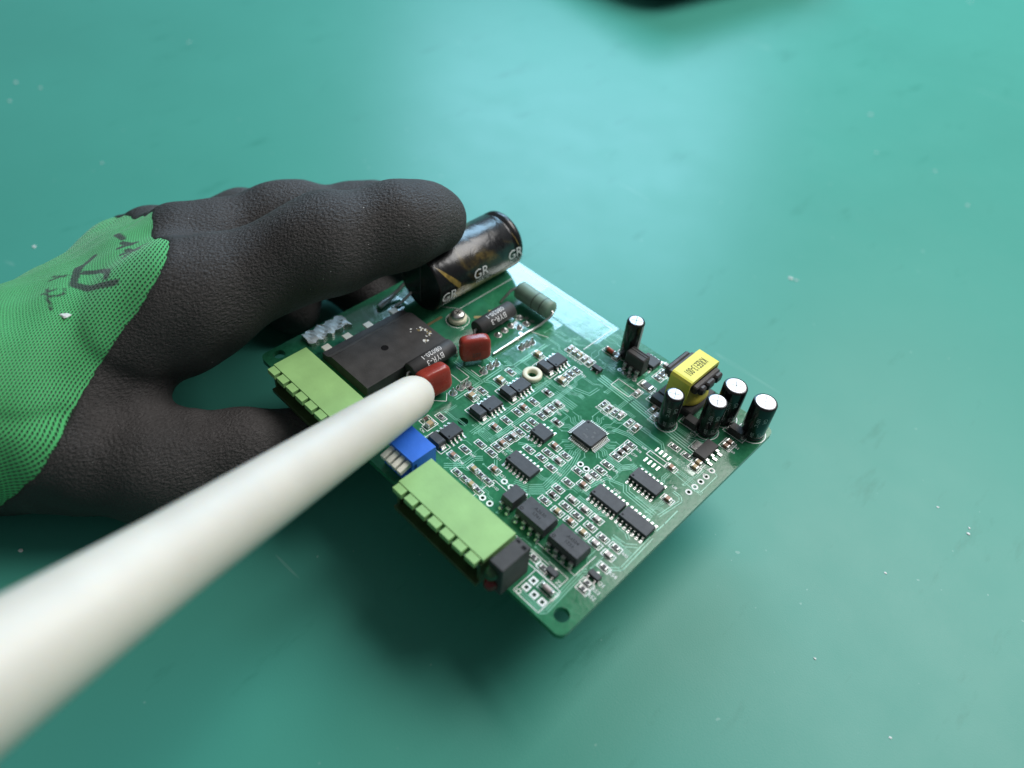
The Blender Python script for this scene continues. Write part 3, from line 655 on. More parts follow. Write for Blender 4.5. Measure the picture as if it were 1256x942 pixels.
# ---- electrolytic cans
def can_text(q, s, size, R, a0, z, key):
    """text running down a can of radius R, its baseline on the right of the reading direction"""
    q.text(s, size, key, lambda a, b_: ((R + 0.03) * math.cos(a0 + b_ / R), (R + 0.03) * math.sin(a0 + b_ / R), z - a), 2)
for x, y, R, H, txt in [(66.2, 76.6, 2.5, 13.0, None), (89.1, 63.9, 2.5, 11.3, ('GR', '105°C')), (97.7, 70.0, 2.75, 11.4, ('GR', '105°C')), (98.2, 77.2, 3.15, 12.3, ('GR', '105°C')), (106.3, 78.4, 3.15, 12.0, ('GR', '105°C'))]:
    e = group_part('electrolytic_capacitor', x, y)
    q = MB()
    q.lathe((0, 0, 0), (0, 0, 1), [(0.1, R - 0.15), (0.3, R), (0.9, R), (1.1, R - 0.1), (1.35, R), (H - 0.55, R), (H - 0.15, R - 0.18), (H + 0.02, R - 0.45), (H - 0.02, R - 0.7)], 'sleeve', 36)
    a0 = math.radians(-62)
    if txt:
        can_text(q, txt[0], 1.5, R, a0 + 1.3 / R, H * 0.66, 'greyprint'); can_text(q, txt[1], 1.25, R, a0 - 0.4 / R, H * 0.60, 'greyprint')
        can_text(q, txt[0], 1.3, R, a0 + 1.2 / R, H * 0.22, 'greyprint'); can_text(q, '25V', 1.1, R, a0 - 0.5 / R, H * 0.2, 'greyprint')
    else:
        for k in range(10):
            a1 = math.radians(-8) + k * 0.05; a2 = a1 + 0.05
            q.add([((R + .02) * math.cos(a), (R + .02) * math.sin(a), z) for a, z in ((a1, 1.4), (a2, 1.4), (a2, H - 0.6), (a1, H - 0.6))], [(0, 1, 2, 3)], 'greyprint', True)
    link('sleeve', q.mesh('sleeve'), e)
    q = MB(); n = 32; rt = R - 0.5
    q.lathe((0, 0, 0), (0, 0, 1), [(H - 0.3, rt), (H - 0.02, rt), (H + 0.04, rt - 0.2)], 'alu', n)
    w = 0.09
    for k in range(2):      # scored vent cross
        c_, s_ = math.cos(k * math.pi / 2 + 0.5), math.sin(k * math.pi / 2 + 0.5)
        q.add([(c_ * a - s_ * b_, s_ * a + c_ * b_, H + 0.046 + 0.004 * k) for a, b_ in ((-rt * .8, -w), (rt * .8, -w), (rt * .8, w), (-rt * .8, w))], [(0, 1, 2, 3)], 'band')
    link('can_top', q.mesh('can_top'), e)
    sk.disc(x, y, R + 0.35, R + 0.55, Z_SILK, 'silk', 36)

# ---- yellow-taped transformer
e = group_part('transformer', 87.0, 75.5, label='transformer with dark ferrite core wrapped in yellow tape')
q = MB(); rings = []
def sup(rx, ry, z, p=2.6, n=40):
    out = []
    for j in range(n):
        a = 2 * math.pi * j / n; c_, s_ = math.cos(a), math.sin(a)
        out.append((rx * math.copysign(abs(c_) ** (2 / p), c_), ry * math.copysign(abs(s_) ** (2 / p), s_), z))
    return out
q.loft([sup(4.8, 5.3, 2.6), sup(5.0, 5.5, 3.0), sup(4.6, 5.1, 3.4), sup(4.6, 5.1, 8.2), sup(4.3, 4.9, 8.3)], 'yellow2', True); link('winding', q.mesh('winding'), e)
q = MB()
for s_ in (-1, 1):
    x0, x1 = sorted((s_ * 4.4, s_ * 5.9))
    for y0, y1 in (((-4.6, -2.4), (-1.9, 1.5), (2.0, 4.9)) if s_ > 0 else ((-4.9, 4.7),)):
        q.box(x0, x1, y0, y1, 8.5, 10.7, 'ferrite', 0.45)
    x0, x1 = sorted((s_ * 3.05, s_ * 4.6)); q.box(x0, x1, -5.3, 5.4, 8.4, 10.6, 'ferrite', 0.3)
q.box(-2.9, 2.9, -5.8, 5.8, 8.35, 10.8, 'ferrite')
link('ferrite_core', q.mesh('ferrite_core'), e)
q = MB(); prof = [(-6.55, 4.0), (-6.6, 11.2), (-6.1, 11.9), (-5.5, 12.05), (5.2, 12.05), (6.1, 11.95), (6.6, 11.3), (6.5, 4.0), (6.2, 4.0), (6.2, 10.9), (-6.2, 10.9), (-6.2, 4.0)]
q.loft([[(sx * 3.1, y, z) for y, z in prof] for sx in (1, -1)], 'yellow')
q.text('KREE13-001', 1.75, 'ink', lambda a, b_: (b_ * 1.9 + 0.1, -a * 0.92 - 0.3, 12.08)); link('tape', q.mesh('tape'), e)
q = MB(); q.box(-5.5, 5.5, -6.0, 6.0, 0.4, 2.4, 'epoxy2', 0.4); link('bobbin_base', q.mesh('bobbin_base'), e)
q = MB(); q.tube([(0, 0, 0), (0, 0, 1.0)], 0.35, 'tin', 8); me_p = q.mesh('pin')
for k in range(4):
    for s_ in (-1, 1): link('pin', me_p, e, ((k - 1.5) * 2.6, s_ * 5.6, 0))

# ---- screw with washer, bare ring washer
e = group_part('screw', 24.0, 50.2)
q = MB(); q.lathe((0, 0, 0), (0, 0, 1), [(0.05, 2.5), (0.25, 2.7), (1.2, 2.7), (1.45, 2.45)], 'cream', 28); link('washer', q.mesh('washer'), e)
q = MB(); q.lathe((0, 0, 0), (0, 0, 1), [(1.45, 2.05), (1.7, 2.15), (2.3, 2.1), (2.8, 1.75), (3.0, 1.1)], 'tin', 28)
for k in range(2):
    c_, s_ = math.cos(0.4 + k * math.pi / 2), math.sin(0.4 + k * math.pi / 2)
    q.add([(c_ * a - s_ * b_, s_ * a + c_ * b_, 3.01 + 0.004 * k) for a, b_ in ((-.9, -.18), (.9, -.18), (.9, .18), (-.9, .18))], [(0, 1, 2, 3)], 'dot')
link('head', q.mesh('head'), e)
q = MB(); n = 32; prof = [(1.35, 0.05), (2.55, 0.05), (2.75, 0.3), (2.75, 1.15), (2.5, 1.4), (1.55, 1.4), (1.35, 1.2)]
rings = [[(r_ * math.cos(2 * math.pi * j / n), r_ * math.sin(2 * math.pi * j / n), z) for j in range(n)] for r_, z in prof + prof[:1]]
q.loft(rings, 'cream', True, cap=False); link('ring_washer', q.mesh('ring_washer'), pcb, (54.1, 49.9, 0), label='bare cream ring washer around a board hole')
sk.disc(24.0, 50.2, 3.3, 3.45, Z_SILK, 'silk', 28)

# ---- black rectifier tubes with white lettering
for x, y0, y1 in [(33.6, 24.3, 38.9), (33.0, 49.0, 62.6)]:
    R = 2.45; L = y1 - y0; e = group_part('rectifier_diode', x, (y0 + y1) / 2)
    q = MB(); q.lathe((0, -L / 2, 3.3), (0, 1, 0), [(0, R - 0.25), (0.2, R), (L - 0.2, R), (L, R - 0.25)], 'epoxy2', 32)
    def wrap(a, b_, a0):
        t = a0 + b_ / R; return ((R + 0.04) * math.cos(t), -a, 3.3 + (R + 0.04) * math.sin(t))
    q.text('BYR-3', 2.3, 'whiteprint', lambda a, b_: wrap(a, -b_, math.radians(38)), 2)
    q.text('0B020-1', 2.0, 'whiteprint', lambda a, b_: wrap(a, -b_, math.radians(88)), 2)
    link('body', q.mesh('body'), e)
    for s_ in (-1, 1):
        q = MB(); q.tube([(0, s_ * L / 2, 3.3), (0, s_ * (L / 2 + 0.7), 3.3), (0.3, s_ * (L / 2 + 1.1), 2.9), (0.9, s_ * (L / 2 + 1.2), 1.6), (1.2, s_ * (L / 2 + 1.2), 0.05)], 0.42, 'tin', 10)
        link('lead', q.mesh('lead'), e)

# ---- red dipped film capacitors
def pillow(rx, ry, rz, p=4.6, nu=28, nv=18):
    vs = []; fs = []
    f = lambda c_, pp: math.copysign(abs(c_) ** (2 / pp), c_)
    for i in range(nv + 1):
        la = -math.pi / 2 + math.pi * i / nv
        for j in range(nu):
            lo = 2 * math.pi * j / nu
            vs.append((rx * f(math.cos(la), p) * f(math.cos(lo), p), ry * f(math.cos(la), p) * f(math.sin(lo), p), rz * f(math.sin(la), p)))
    for i in range(nv):
        for j in range(nu): fs.append((i * nu + j, i * nu + (j + 1) % nu, (i + 1) * nu + (j + 1) % nu, (i + 1) * nu + j))
    return vs, fs
for x, y, a, tilt, dims, txt in [(39.4, 42.2, 61, -10, (4.3, 1.9, 3.6), True), (41.5, 25.6, 84, -14, (4.7, 2.3, 3.8), False)]:
    e = group_part('film_capacitor', x, y, math.radians(a))
    q = MB(); vs, fs = pillow(*dims); q.add(vs, fs, 'red', True)
    if txt: q.text('2J22', 1.6, 'epoxy', lambda a_, b_: (a_ * 0.9, -dims[1] - 0.02, b_ - 1.2))
    q.xf(Matrix.Translation((0, 0, dims[2] + 1.5)) @ Matrix.Rotation(math.radians(tilt), 4, 'X'))
    link('body', q.mesh('body'), e)
    for s_ in (-1, 1):
        q = MB(); q.tube([(s_ * 2.6, 0, 2.2), (s_ * 2.6, 0.1, 1.2), (s_ * 2.6, 0.3, 0.05)], 0.33, 'tin', 8); link('lead', q.mesh('lead'), e)

# ---- grey-green wirewound resistor
e = group_part('power_resistor', 35.5, 70.2, label='grey-green cylindrical power resistor with dark bands')
q = MB(); R = 2.75
q.lathe((-6.7, 0, 4.0), (1, 0, 0), [(0, 1.2), (0.15, 2.1), (0.7, R), (1.6, R + 0.08), (5, R), (11.6, R), (12.7, R), (13.2, 2.2), (13.4, 1.2)], 'resgreen', 36); link('body', q.mesh('body'), e)
q = MB()
for xx in (0.6, 3.6): q.lathe((xx, 0, 4.0), (1, 0, 0), [(0, R + 0.025), (0.35, R + 0.025)], 'band', 36)
link('colour_bands', q.mesh('colour_bands'), e)
q = MB(); q.tube([(6.6, 0, 4.0), (7.3, -0.2, 3.9), (7.4, -1.2, 3.2), (6.6, -4.2, 1.3), (6.0, -6.6, 0.55), (5.7, -8.5, 0.45), (5.7, -22.5, 0.45)], 0.38, 'tin', 10); link('lead', q.mesh('lead'), e)
q = MB(); q.tube([(-6.6, 0, 4.0), (-7.4, -0.4, 4.0), (-8.2, -1.8, 3.3), (-8.8, -4.4, 0.9), (-8.9, -5.0, 0.05)], 0.42, 'tin', 10); link('lead', q.mesh('lead'), e)
pr.disc(43.5, 66.4, 0, 2.9, Z_POUR + 0.006, 'mask', 30)

# ---- power module
e = group_part('power_module', 21.5, 25.6, label='flat charcoal power module with groove and round hole')
q = MB()
prof = [(-9.3, 0.4), (-9.3, 2.5), (-9.1, 2.7), (-7.2, 2.7), (-4.9, 4.1), (9.9, 4.1), (10.1, 3.9), (10.1, 0.4)]
yl = 13.7
q.loft([[(x, s_ * yl, z) for x, z in prof] for s_ in (1, -1)], 'epoxy2')
q.disc(1.4, -1.0, 0, 1.05, 4.106, 'dot', 24); link('body', q.mesh('body'), e)
q = MB(); q.rect(-6.9, -5.2, -yl + 0.05, yl - 0.05, 0, 'pale_band')  # paler strip laid over the sloped step
q.v = [(x, y, 2.7 + (x + 7.2) / 2.3 * 1.4 + 0.012) for x, y, z in q.v]; link('pale_groove', q.mesh('pale_groove'), e)
q = MB(); q.box(-1.9, 0.4, -1.15, 1.15, 1.6, 2.1, 'ivory', 0.1); q.box(-1.3, -0.9, -0.5, 0.5, 0.05, 1.7, 'tin'); me_pt = q.mesh('terminal')
for y in (-11.6, -4.8, 2.3, 11.4): link('terminal', me_pt, e, (-9.4, y, 0.6))
q = MB(); rnd = random.Random(3)
for k in range(34):
    t = rnd.random(); x = 0.6 + t * 7.0 - 0.6 + rnd.uniform(-0.6, 0.6); y = 7.2 + 5.0 * abs(math.sin(t * 3.0)) + rnd.uniform(-.6, .6); s_ = rnd.uniform(0.12, 0.4)
    q.add([(x + s_ * math.cos(a) * rnd.uniform(.6, 1.2), y + s_ * math.sin(a) * rnd.uniform(.6, 1.4), 4.112 + 0.0007 * k) for a in (0, 1, 2.1, 3.1, 4.2, 5.3)], [(0, 1, 2, 3, 4, 5)], 'clearwhite' if k % 3 else 'gold')
link('scratched_residue', q.mesh('scratched_residue'), e, kind='stuff')
# crumpled solder plate and cut copper lead near the edge
q = MB(); rnd = random.Random(5); nx, ny = 14, 6
def rag(i, j):
    x = 1.4 + 4.8 * j / ny; y = 12.4 + 13.2 * i / nx
    edge = 0.5 * math.sin(i * 1.9) * (1 if j in (0, ny) else 0)
    return (x + edge + rnd.uniform(-.12, .12), y + rnd.uniform(-.15, .15), 1.0 + 0.22 * math.sin(i * 1.3 + j) + rnd.uniform(0, .30))
vs = [rag(i, j) for i in range(nx + 1) for j in range(ny + 1)]; w = ny + 1
q.add(vs, [(i * w + j, i * w + j + 1, (i + 1) * w + j + 1, (i + 1) * w + j) for i in range(nx) for j in range(ny)], 'dull', False)
bot = [(x, y, 0.02) for x, y, z in vs]
edge_i = [j for j in range(ny + 1)] + [i * w + ny for i in range(1, nx + 1)] + [nx * w + j for j in range(ny - 1, -1, -1)] + [i * w for i in range(nx - 1, 0, -1)]
o = len(q.v); q.add([vs[k] for k in edge_i] + [bot[k] for k in edge_i], [(k, (k + 1) % len(edge_i), len(edge_i) + (k + 1) % len(edge_i), len(edge_i) + k) for k in range(len(edge_i))], 'solder')
link('solder_plate', q.mesh('solder_plate'), pcb, label='crumpled silvery solder plate at board edge')
q = MB(); q.tube([(5.5, 36.2, 0.5), (5.2, 38.5, 0.9), (4.9, 41, 1.1), (4.6, 44.5, 2.2), (5.5, 47, 5)], [0.9, 1.0, 0.7, 0.55, 0.5], 'solder', 12); link('lead', q.mesh('lead'), pcb)
q = MB(); q.tube([(8.2, 39.0, 0.5), (8.0, 43, 0.7), (8.6, 47, 3.5)], 0.4, 'solder', 10); link('lead', q.mesh('lead'), pcb)

# ---- big capacitor lying down
R = 9.0; cx, cz, v0, v1_ = 12.8, 9.4, 45.6, 79.2
e = group_part('large_capacitor', cx, v0, label='large black cylindrical capacitor lying on its side', z=0)
q = MB(); Lc = v1_ - v0
q.lathe((0, 0, cz), (0, 1, 0), [(0.25, R - 0.9), (0, R - 0.6), (0.15, R - 0.15), (0.6, R), (Lc - 4.4, R), (Lc - 3.6, R - 0.55), (Lc - 3.0, R - 0.55), (Lc - 2.2, R), (Lc - 0.9, R - 0.05), (Lc - 0.2, R - 0.6), (Lc, R - 1.6)], 'bigsleeve', 64)
def bigwrap(a, b_, y, ang):
    t = math.radians(ang) + b_ / R; return ((R + 0.05) * math.cos(t), y + a, cz + (R + 0.05) * math.sin(t))
for y, ang in ((3.4, -8), (15.6, 6), (29.6, 6)):
    q.text('GR', 4.4, 'whiteprint', lambda a, b_, y=y, ang=ang: bigwrap(a, b_, y, ang), 3)
    q.text('105°C', 2.3, 'whiteprint', lambda a, b_, y=y, ang=ang: bigwrap(a, b_, y + 0.8, ang - 17), 3)
for y, ang, s in ((24.5, 42, '100'), (25.5, 32, 'V')): q.text(s, 2.4, 'dot', lambda a, b_, y=y, ang=ang: bigwrap(a, b_, y, ang), 3)
link('sleeve', q.mesh('sleeve'), e)
q = MB(); rnd = random.Random(11)       # torn yellowed sleeve and bronze stripe
def patch(pl):
    pts_ = []
    for i in range(len(pl) - 1):
        (y0, a0, w0), (y1, a1, w1) = pl[i], pl[i + 1]
        for k in range(4):
            t = k / 4; pts_.append((y0 + (y1 - y0) * t, a0 + (a1 - a0) * t, w0 + (w1 - w0) * t))
    pts_.append(pl[-1]); vs = []
    for y, a, w_ in pts_:
        for s_ in (-1, -0.33, 0.33, 1):
            t = math.radians(a + s_ * w_ / 2); vs.append(((R + 0.02) * math.cos(t), y, cz + (R + 0.02) * math.sin(t)))
    q.add(vs, [(i * 4 + j, i * 4 + j + 1, i * 4 + j + 5, i * 4 + j + 4) for i in range(len(pts_) - 1) for j in range(3)], 'goldprint', True)
patch([(1.2, 58, 2), (2.2, 46, 9), (3.8, 30, 14), (6.2, 12, 16), (7.6, 2, 14)])
patch([(5.0, -14, 8), (7.0, -12, 26), (9, -16, 30), (12, -21, 26), (17, -25, 20), (22, -28, 18), (28, -28, 22), (32.5, -26, 20)])
patch([(30.2, 48, 3), (30.9, 30, 5), (31.4, 18, 3)])
link('worn_sleeve_patch', q.mesh('worn_sleeve_patch'), e)
q = MB(); q.lathe((0, 0.26, cz), (0, 1, 0), [(0, R - 0.9), (0.02, 0.5)], 'seal', 48)
q.add([(-0.15, 0.2, cz - 7), (0.15, 0.2, cz - 7), (0.15, 0.2, cz + 7), (-0.15, 0.2, cz + 7)], [(0, 3, 2, 1)], 'mark'); link('end_seal', q.mesh('end_seal'), e)

# ---- pluggable terminal headers (light green)
def header(u0, label):
    L = 27.4; e = group_part('terminal_header', u0, 0, label=label)
    q = MB(); q.box(0.03, L - 0.03, 0.4, 7.17, 0.05, 6.74, 'conn'); link('rear_block', q.mesh('rear_block'), e)
    q = MB(); q.box(0, L, -2.5, 7.2, 6.75, 7.9, 'conn', 0.04); link('top_plate', q.mesh('top_plate'), e)
    q = MB(); q.box(0.02, L - 0.02, -4.3, 0.42, -0.9, 0.3, 'conn_shade', 0.1); link('bottom_plate', q.mesh('bottom_plate'), e)
    q = MB(); q.box(0.9, L - 0.9, 0.1, 0.39, 0.31, 6.7, 'conn_shade'); link('socket_shade_panel', q.mesh('socket_shade_panel'), e)  # dark panel added to paint the shade in the open front
    q = MB(); q.box(0, 0.9, -3.2, 0.39, 0.31, 6.7, 'conn_shade'); me_w = q.mesh('side_wall')
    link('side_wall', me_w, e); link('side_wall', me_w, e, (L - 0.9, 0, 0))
    p = L / 7; q = MB(); q.box(0, p - 0.95, -4.5, -2.49, 6.2, 7.72, 'conn', 0.04); me_t_ = q.mesh('tooth')
    q = MB(); q.box(-0.5, 0.5, -2.6, 0.4, 3.0, 4.0, 'tin', 0.1); me_pin = q.mesh('contact_pin')
    for k in range(7):
        link('tooth', me_t_, e, (k * p + 0.25, 0, 0)); link('contact_pin', me_pin, e, ((k + 0.5) * p, 0, 0))
    return e
header(12.7, 'light green terminal header beside the power module')
header(61.8, 'light green terminal header between blue switch and LED block')

# ---- LED block
e = group_part('led_block', 92.6, 0, label='black block holding a green and a red LED')
q = MB(); q.box(-1.95, 1.95, -2.3, 6.2, 0.05, 9.6, 'epoxy2', 0.15)
q.box(-1.5, -0.5, 5.0, 5.6, 9.6, 9.64, 'dot'); q.box(0.4, 1.5, 4.6, 5.4, 9.6, 9.64, 'dot'); link('body', q.mesh('body'), e)
for z, key in ((6.4, 'led_green'), (2.3, 'led_red')):
    q = MB(); q.lathe((-0.6, -2.2, z), (0, -1, 0), [(0, 1.6), (0.5, 1.6), (0.9, 1.5), (1.5, 1.25), (1.9, 0.8), (2.1, 0.25)], key, 24); link('led_lens', q.mesh('led_lens'), e, label='green LED lens' if 'green' in key else 'red LED lens')

# ---- blue DIP switch
e = group_part('dip_switch', 55.0, 7.1, label='blue four-way DIP switch with ivory levers')
q = MB(); prof = [(3.6, 0.05), (3.6, 7.0), (-3.5, 7.0), (-3.5, 5.6), (-2.2, 5.4), (-2.2, 3.2), (-5.0, 2.0), (-5.0, 0.05)]
q.loft([[(s_ * 4.35, y, z) for y, z in prof] for s_ in (-1, 1)], 'blue'); link('body', q.mesh('body'), e)
q = MB(); q.box(-0.26, 0.26, -4.0, -2.1, 3.0, 6.9, 'blue'); me_d = q.mesh('divider')
for k in range(5): link('divider', me_d, e, ((k - 2) * 1.95 + (0.15 if k == 0 else -0.15 if k == 4 else 0), 0.6, -0.05))
q = MB(); q.box(-0.68, 0.68, -3.9, 0.2, -0.7, 0.7, 'ivory', 0.18); q.xf(Matrix.Rotation(math.radians(14), 4, 'X')); me_lv = q.mesh('lever')
for k in range(4): link('lever', me_lv, e, ((k - 1.5) * 1.95, -2.9, 5.5))

# ---- through-hole solder joints
q = MB(); q.lathe((0, 0, 0), (0, 0, 1), [(0.03, 1.05), (0.25, 0.9), (0.7, 0.5), (1.5, 0.36), (2.0, 0.12)], 'solder', 16); me_j = q.mesh('solder_joint')
q = MB(); q.lathe((0, 0, 0), (0, 0, 1), [(0.03, 0.95), (0.35, 0.85), (0.75, 0.5), (0.95, 0.1)], 'solder', 16); me_j2 = q.mesh('solder_joint')
for i, (x, y) in enumerate([(44.5, 29.8), (44.4, 32.5), (44.5, 34.8), (44.1, 41.3), (44.0, 43.9), (44.2, 46.0), (44.3, 55.8), (44.5, 57.8), (44.7, 59.7), (36.2, 54.6), (36.0, 57.4), (35.9, 60.2), (38.2, 64.2), (38.0, 61.5), (35.0, 64.6)]):
    link('solder_joint', me_j if i < 9 else me_j2, pcb, (x, y, 0), i * 0.7)
    pd.disc(x, y, 0, 1.2, Z_PAD, 'solder', 18)
for x, y in [(36.5, 66.0), (38.5, 66.2), (40.0, 60.0), (41.0, 57.5), (36, 62)]: pd.disc(x, y, 0, 0.7, Z_PAD, 'solder', 14)

link('copper_pours', pr.mesh('copper_pours'), pcb, kind='stuff')
link('traces', tr.mesh('traces'), pcb, kind='stuff')
link('silkscreen', sk.mesh('silkscreen'), pcb, kind='stuff')
link('bare_pads', pd.mesh('bare_pads'), pcb, kind='stuff')

# ------------------------------------------------------------------ gloved hand (signed distance field -> one surface)
def sd_cone(P, a, ra, b_, rb):
    a = np.array(a, float); b_ = np.array(b_, float); d = b_ - a; L2 = d @ d
    t = np.clip(((P - a) @ d) / L2, 0, 1)
    return np.linalg.norm(P - a - t[..., None] * d, axis=-1) - (ra + (rb - ra) * t)
def smin(a, b_, k):
    h = np.maximum(k - np.abs(a - b_), 0) / k
    return np.minimum(a, b_) - h * h * k * 0.25
def chain(P, pts, k=2.0):
    d = None
    for (a, ra), (b_, rb) in zip(pts[:-1], pts[1:]):
        s = sd_cone(P, a, ra, b_, rb); d = s if d is None else smin(d, s, k)
    return d
W0 = ((-27, -55, -2.5), 21.5); FA = ((-44, -84, 2), 25.0); FB = ((-64, -118, 6), 31)
INDEX = [((-13, -10, 15.5), 13.4), ((0.6, 24.5, 25.5), 10.6), ((8.0, 43, 27.2), 9.2), ((10.6, 53.0, 26.6), 8.1)]
MIDDLE = [((-36, 2, 12.0), 12.6), ((-29, 30.5, 14.6), 9.6), ((-20.5, 54, 10.0), 9.0), ((-8, 67, -10), 8.4)]
RING = [((-54, 1, 2.5), 11.8), ((-49, 27, 3), 9.6), ((-33, 46, -10), 9.2), ((-12, 46, -12), 8.6)]
PINKY = [((-63, -8, -4), 10.6), ((-62, 16, -4), 9.0), ((-48, 28, -14), 9.0), ((-28, 27, -15.5), 8.6)]
THUMB = [((-3, -46, -6), 14.6), ((8.5, -35, -9.5), 13.0), ((18.2, -18, -10.5), 10.6), ((23.6, -5.0, -11), 8.6)]
CREASES = [((-22, 4, 25), (0.9, -0.25, 0.1), 1.6, 1.1, 16), ((-18, 14, 25), (0.9, -0.3, 0.1), 1.1, 0.8, 14),
           ((-9, -33, 16), (0.55, 0.35, 0.75), 2.2, 0.9, 15), ((8, -26, 3), (0.5, 0.86, 0.1), 1.0, 0.35, 9), ((11, -22, 2), (0.6, 0.8, 0), 0.8, 0.3, 7),
           ((-8, -46, 11), (0.3, 0.2, 1), 1.5, 1.1, 12), ((-45, 6, 15), (0.95, 0.3, 0.2), 1.6, 1.2, 14)]
def hand_sdf(P):
    palm = smin(sd_cone(P, *FA, *W0), sd_cone(P, *FB, *FA), 5.0)
    for tgt in (INDEX[0], MIDDLE[0], RING[0], PINKY[0]):
        palm = smin(palm, sd_cone(P, W0[0], W0[1], tgt[0], tgt[1]), 9.0)
    palm = smin(palm, sd_cone(P, INDEX[0][0], 14, PINKY[0][0], 11.5), 10.0)
    f = chain(P, INDEX, 10.0)
    for c_ in (MIDDLE, RING, PINKY): f = smin(f, chain(P, c_, 8.0), 3.0)
    d = smin(palm, f, 6.0)
    th = chain(P, THUMB, 6.0)
    d = smin(d, th, 10.0)
    # slack folds of the coating
    x, y, z = P[..., 0], P[..., 1], P[..., 2]
    d = d + 0.35 * np.sin(0.22 * x + 0.31 * y + 1.2 * np.sin(0.09 * z + 0.11 * x)) * np.cos(0.13 * y - 0.2 * z) + 0.10 * np.sin(0.55 * x - 0.25 * y + 0.4 * z)
    def crease(p, n_, wid, amp, rad):
        q_ = P - np.array(p); s_ = q_ @ (np.array(n_) / np.linalg.norm(n_)); r2 = np.linalg.norm(q_, axis=-1)
        return amp * np.exp(-(s_ / wid) ** 2) * np.exp(-(r2 / rad) ** 2)
    for p, n_, wid, amp, rad in CREASES: d = d + crease(p, n_, wid, amp, rad)
    return np.maximum(d, -(z + ZB - 0.25))
NP = np.array((0.368, 0.574, -0.732)); C0 = -34.3
def cuff_f(P): return P @ NP - C0 + 0.15 * np.sin(P[..., 0] * 0.9 + P[..., 1] * 0.6) + 0.15 * np.sin(P[..., 0] * 3.1 - P[..., 1] * 2.7)      # > 0 on the coated side

def surface_nets(F, org, h):
    nx, ny, nz = F.shape; inside = F < 0
    acc = np.zeros((nx - 1, ny - 1, nz - 1, 3), np.float32); cnt = np.zeros((nx - 1, ny - 1, nz - 1), np.float32)
    cor = [(i, j, k) for i in (0, 1) for j in (0, 1) for k in (0, 1)]
    g = lambda A, c_: A[c_[0]:nx - 1 + c_[0], c_[1]:ny - 1 + c_[1], c_[2]:nz - 1 + c_[2]]
    for c_ in cor:
        for ax in range(3):
            if c_[ax]: continue
            e = list(c_); e[ax] = 1
            a, b_ = g(F, c_), g(F, e); mk = g(inside, c_) != g(inside, e)
            t = np.where(mk, a / np.where(mk, a - b_, 1), 0)
            cnt += mk
            for q_ in range(3): acc[..., q_] += mk * (c_[q_] + (t if q_ == ax else 0))
    act = cnt > 0; idx = -np.ones(act.shape, np.int64); idx[act] = np.arange(act.sum())
    loc = np.argwhere(act); V = (loc + acc[act] / cnt[act][:, None]) * h + np.array(org)
    Q = []
    for ax in range(3):
        a1, a2 = (ax + 1) % 3, (ax + 2) % 3
        s0 = [slice(1, n - 1) for n in F.shape]; s1 = list(s0); s0[ax] = slice(0, F.shape[ax] - 1); s1[ax] = slice(1, F.shape[ax])
        A, B_ = inside[tuple(s0)], inside[tuple(s1)]
        for flip, mk in ((False, A & ~B_), (True, ~A & B_)):
            w_ = np.argwhere(mk)
            if not len(w_): continue
            w_[:, a1] += 1; w_[:, a2] += 1
            def cell(d1, d2):
                c_ = w_.copy(); c_[:, a1] -= d1; c_[:, a2] -= d2; return idx[c_[:, 0], c_[:, 1], c_[:, 2]]
            q_ = np.stack([cell(1, 1), cell(0, 1), cell(0, 0), cell(1, 0)], 1)
            Q.append(q_[:, ::-1] if flip else q_)
    return V, np.concatenate(Q)
def grid_mesh(name, fn, lo, hi, h, key):
    ax = [np.arange(a, b_ + h, h) for a, b_ in zip(lo, hi)]
    X = np.stack(np.meshgrid(*ax, indexing='ij'), -1)
    V, Q = surface_nets(fn(X).astype(np.float32), lo, h)
    me_ = bpy.data.meshes.new(name); me_.from_pydata((V * S).tolist(), [], Q.tolist())
    me_.materials.append(M[key]); me_.polygons.foreach_set('use_smooth', [True] * len(me_.polygons)); me_.update()
    return me_, V, Q
hand = thing('gloved_hand', 'left hand in black coated work glove with green knit cuff, gripping the circuit board', 'hand', (0, 0, ZB))
me1, V1, Q1 = grid_mesh('rubber_coating', lambda P: np.maximum(hand_sdf(P) - 0.45, -cuff_f(P)), (-84, -84, -26.5), (40, 74, 44), 0.9, 'latex')
link('rubber_coating', me1, hand)
me2, V2, Q2 = grid_mesh('knit_cuff', lambda P: np.maximum(np.maximum(hand_sdf(P), cuff_f(P) - 3.0), -(P[..., 1] + 108)), (-100, -110, -26.5), (30, 16, 44), 0.75, 'knit')
ax0 = np.array((-30.0, -80, 4)); axd = np.array((-0.12, 0.98, 0.12)); axd /= np.linalg.norm(axd)
e1 = np.cross(axd, (0, 0, 1.0)); e1 /= np.linalg.norm(e1); e2 = np.cross(e1, axd)
rel = V2 - ax0; al = rel @ axd; ang = np.arctan2(rel @ e1, rel @ e2)
att = me2.attributes.new('knit', 'FLOAT_VECTOR', 'POINT')
att.data.foreach_set('vector', np.stack([al, ang * 26.0, al * 0], 1).astype(np.float32).ravel())
link('knit_cuff', me2, hand)
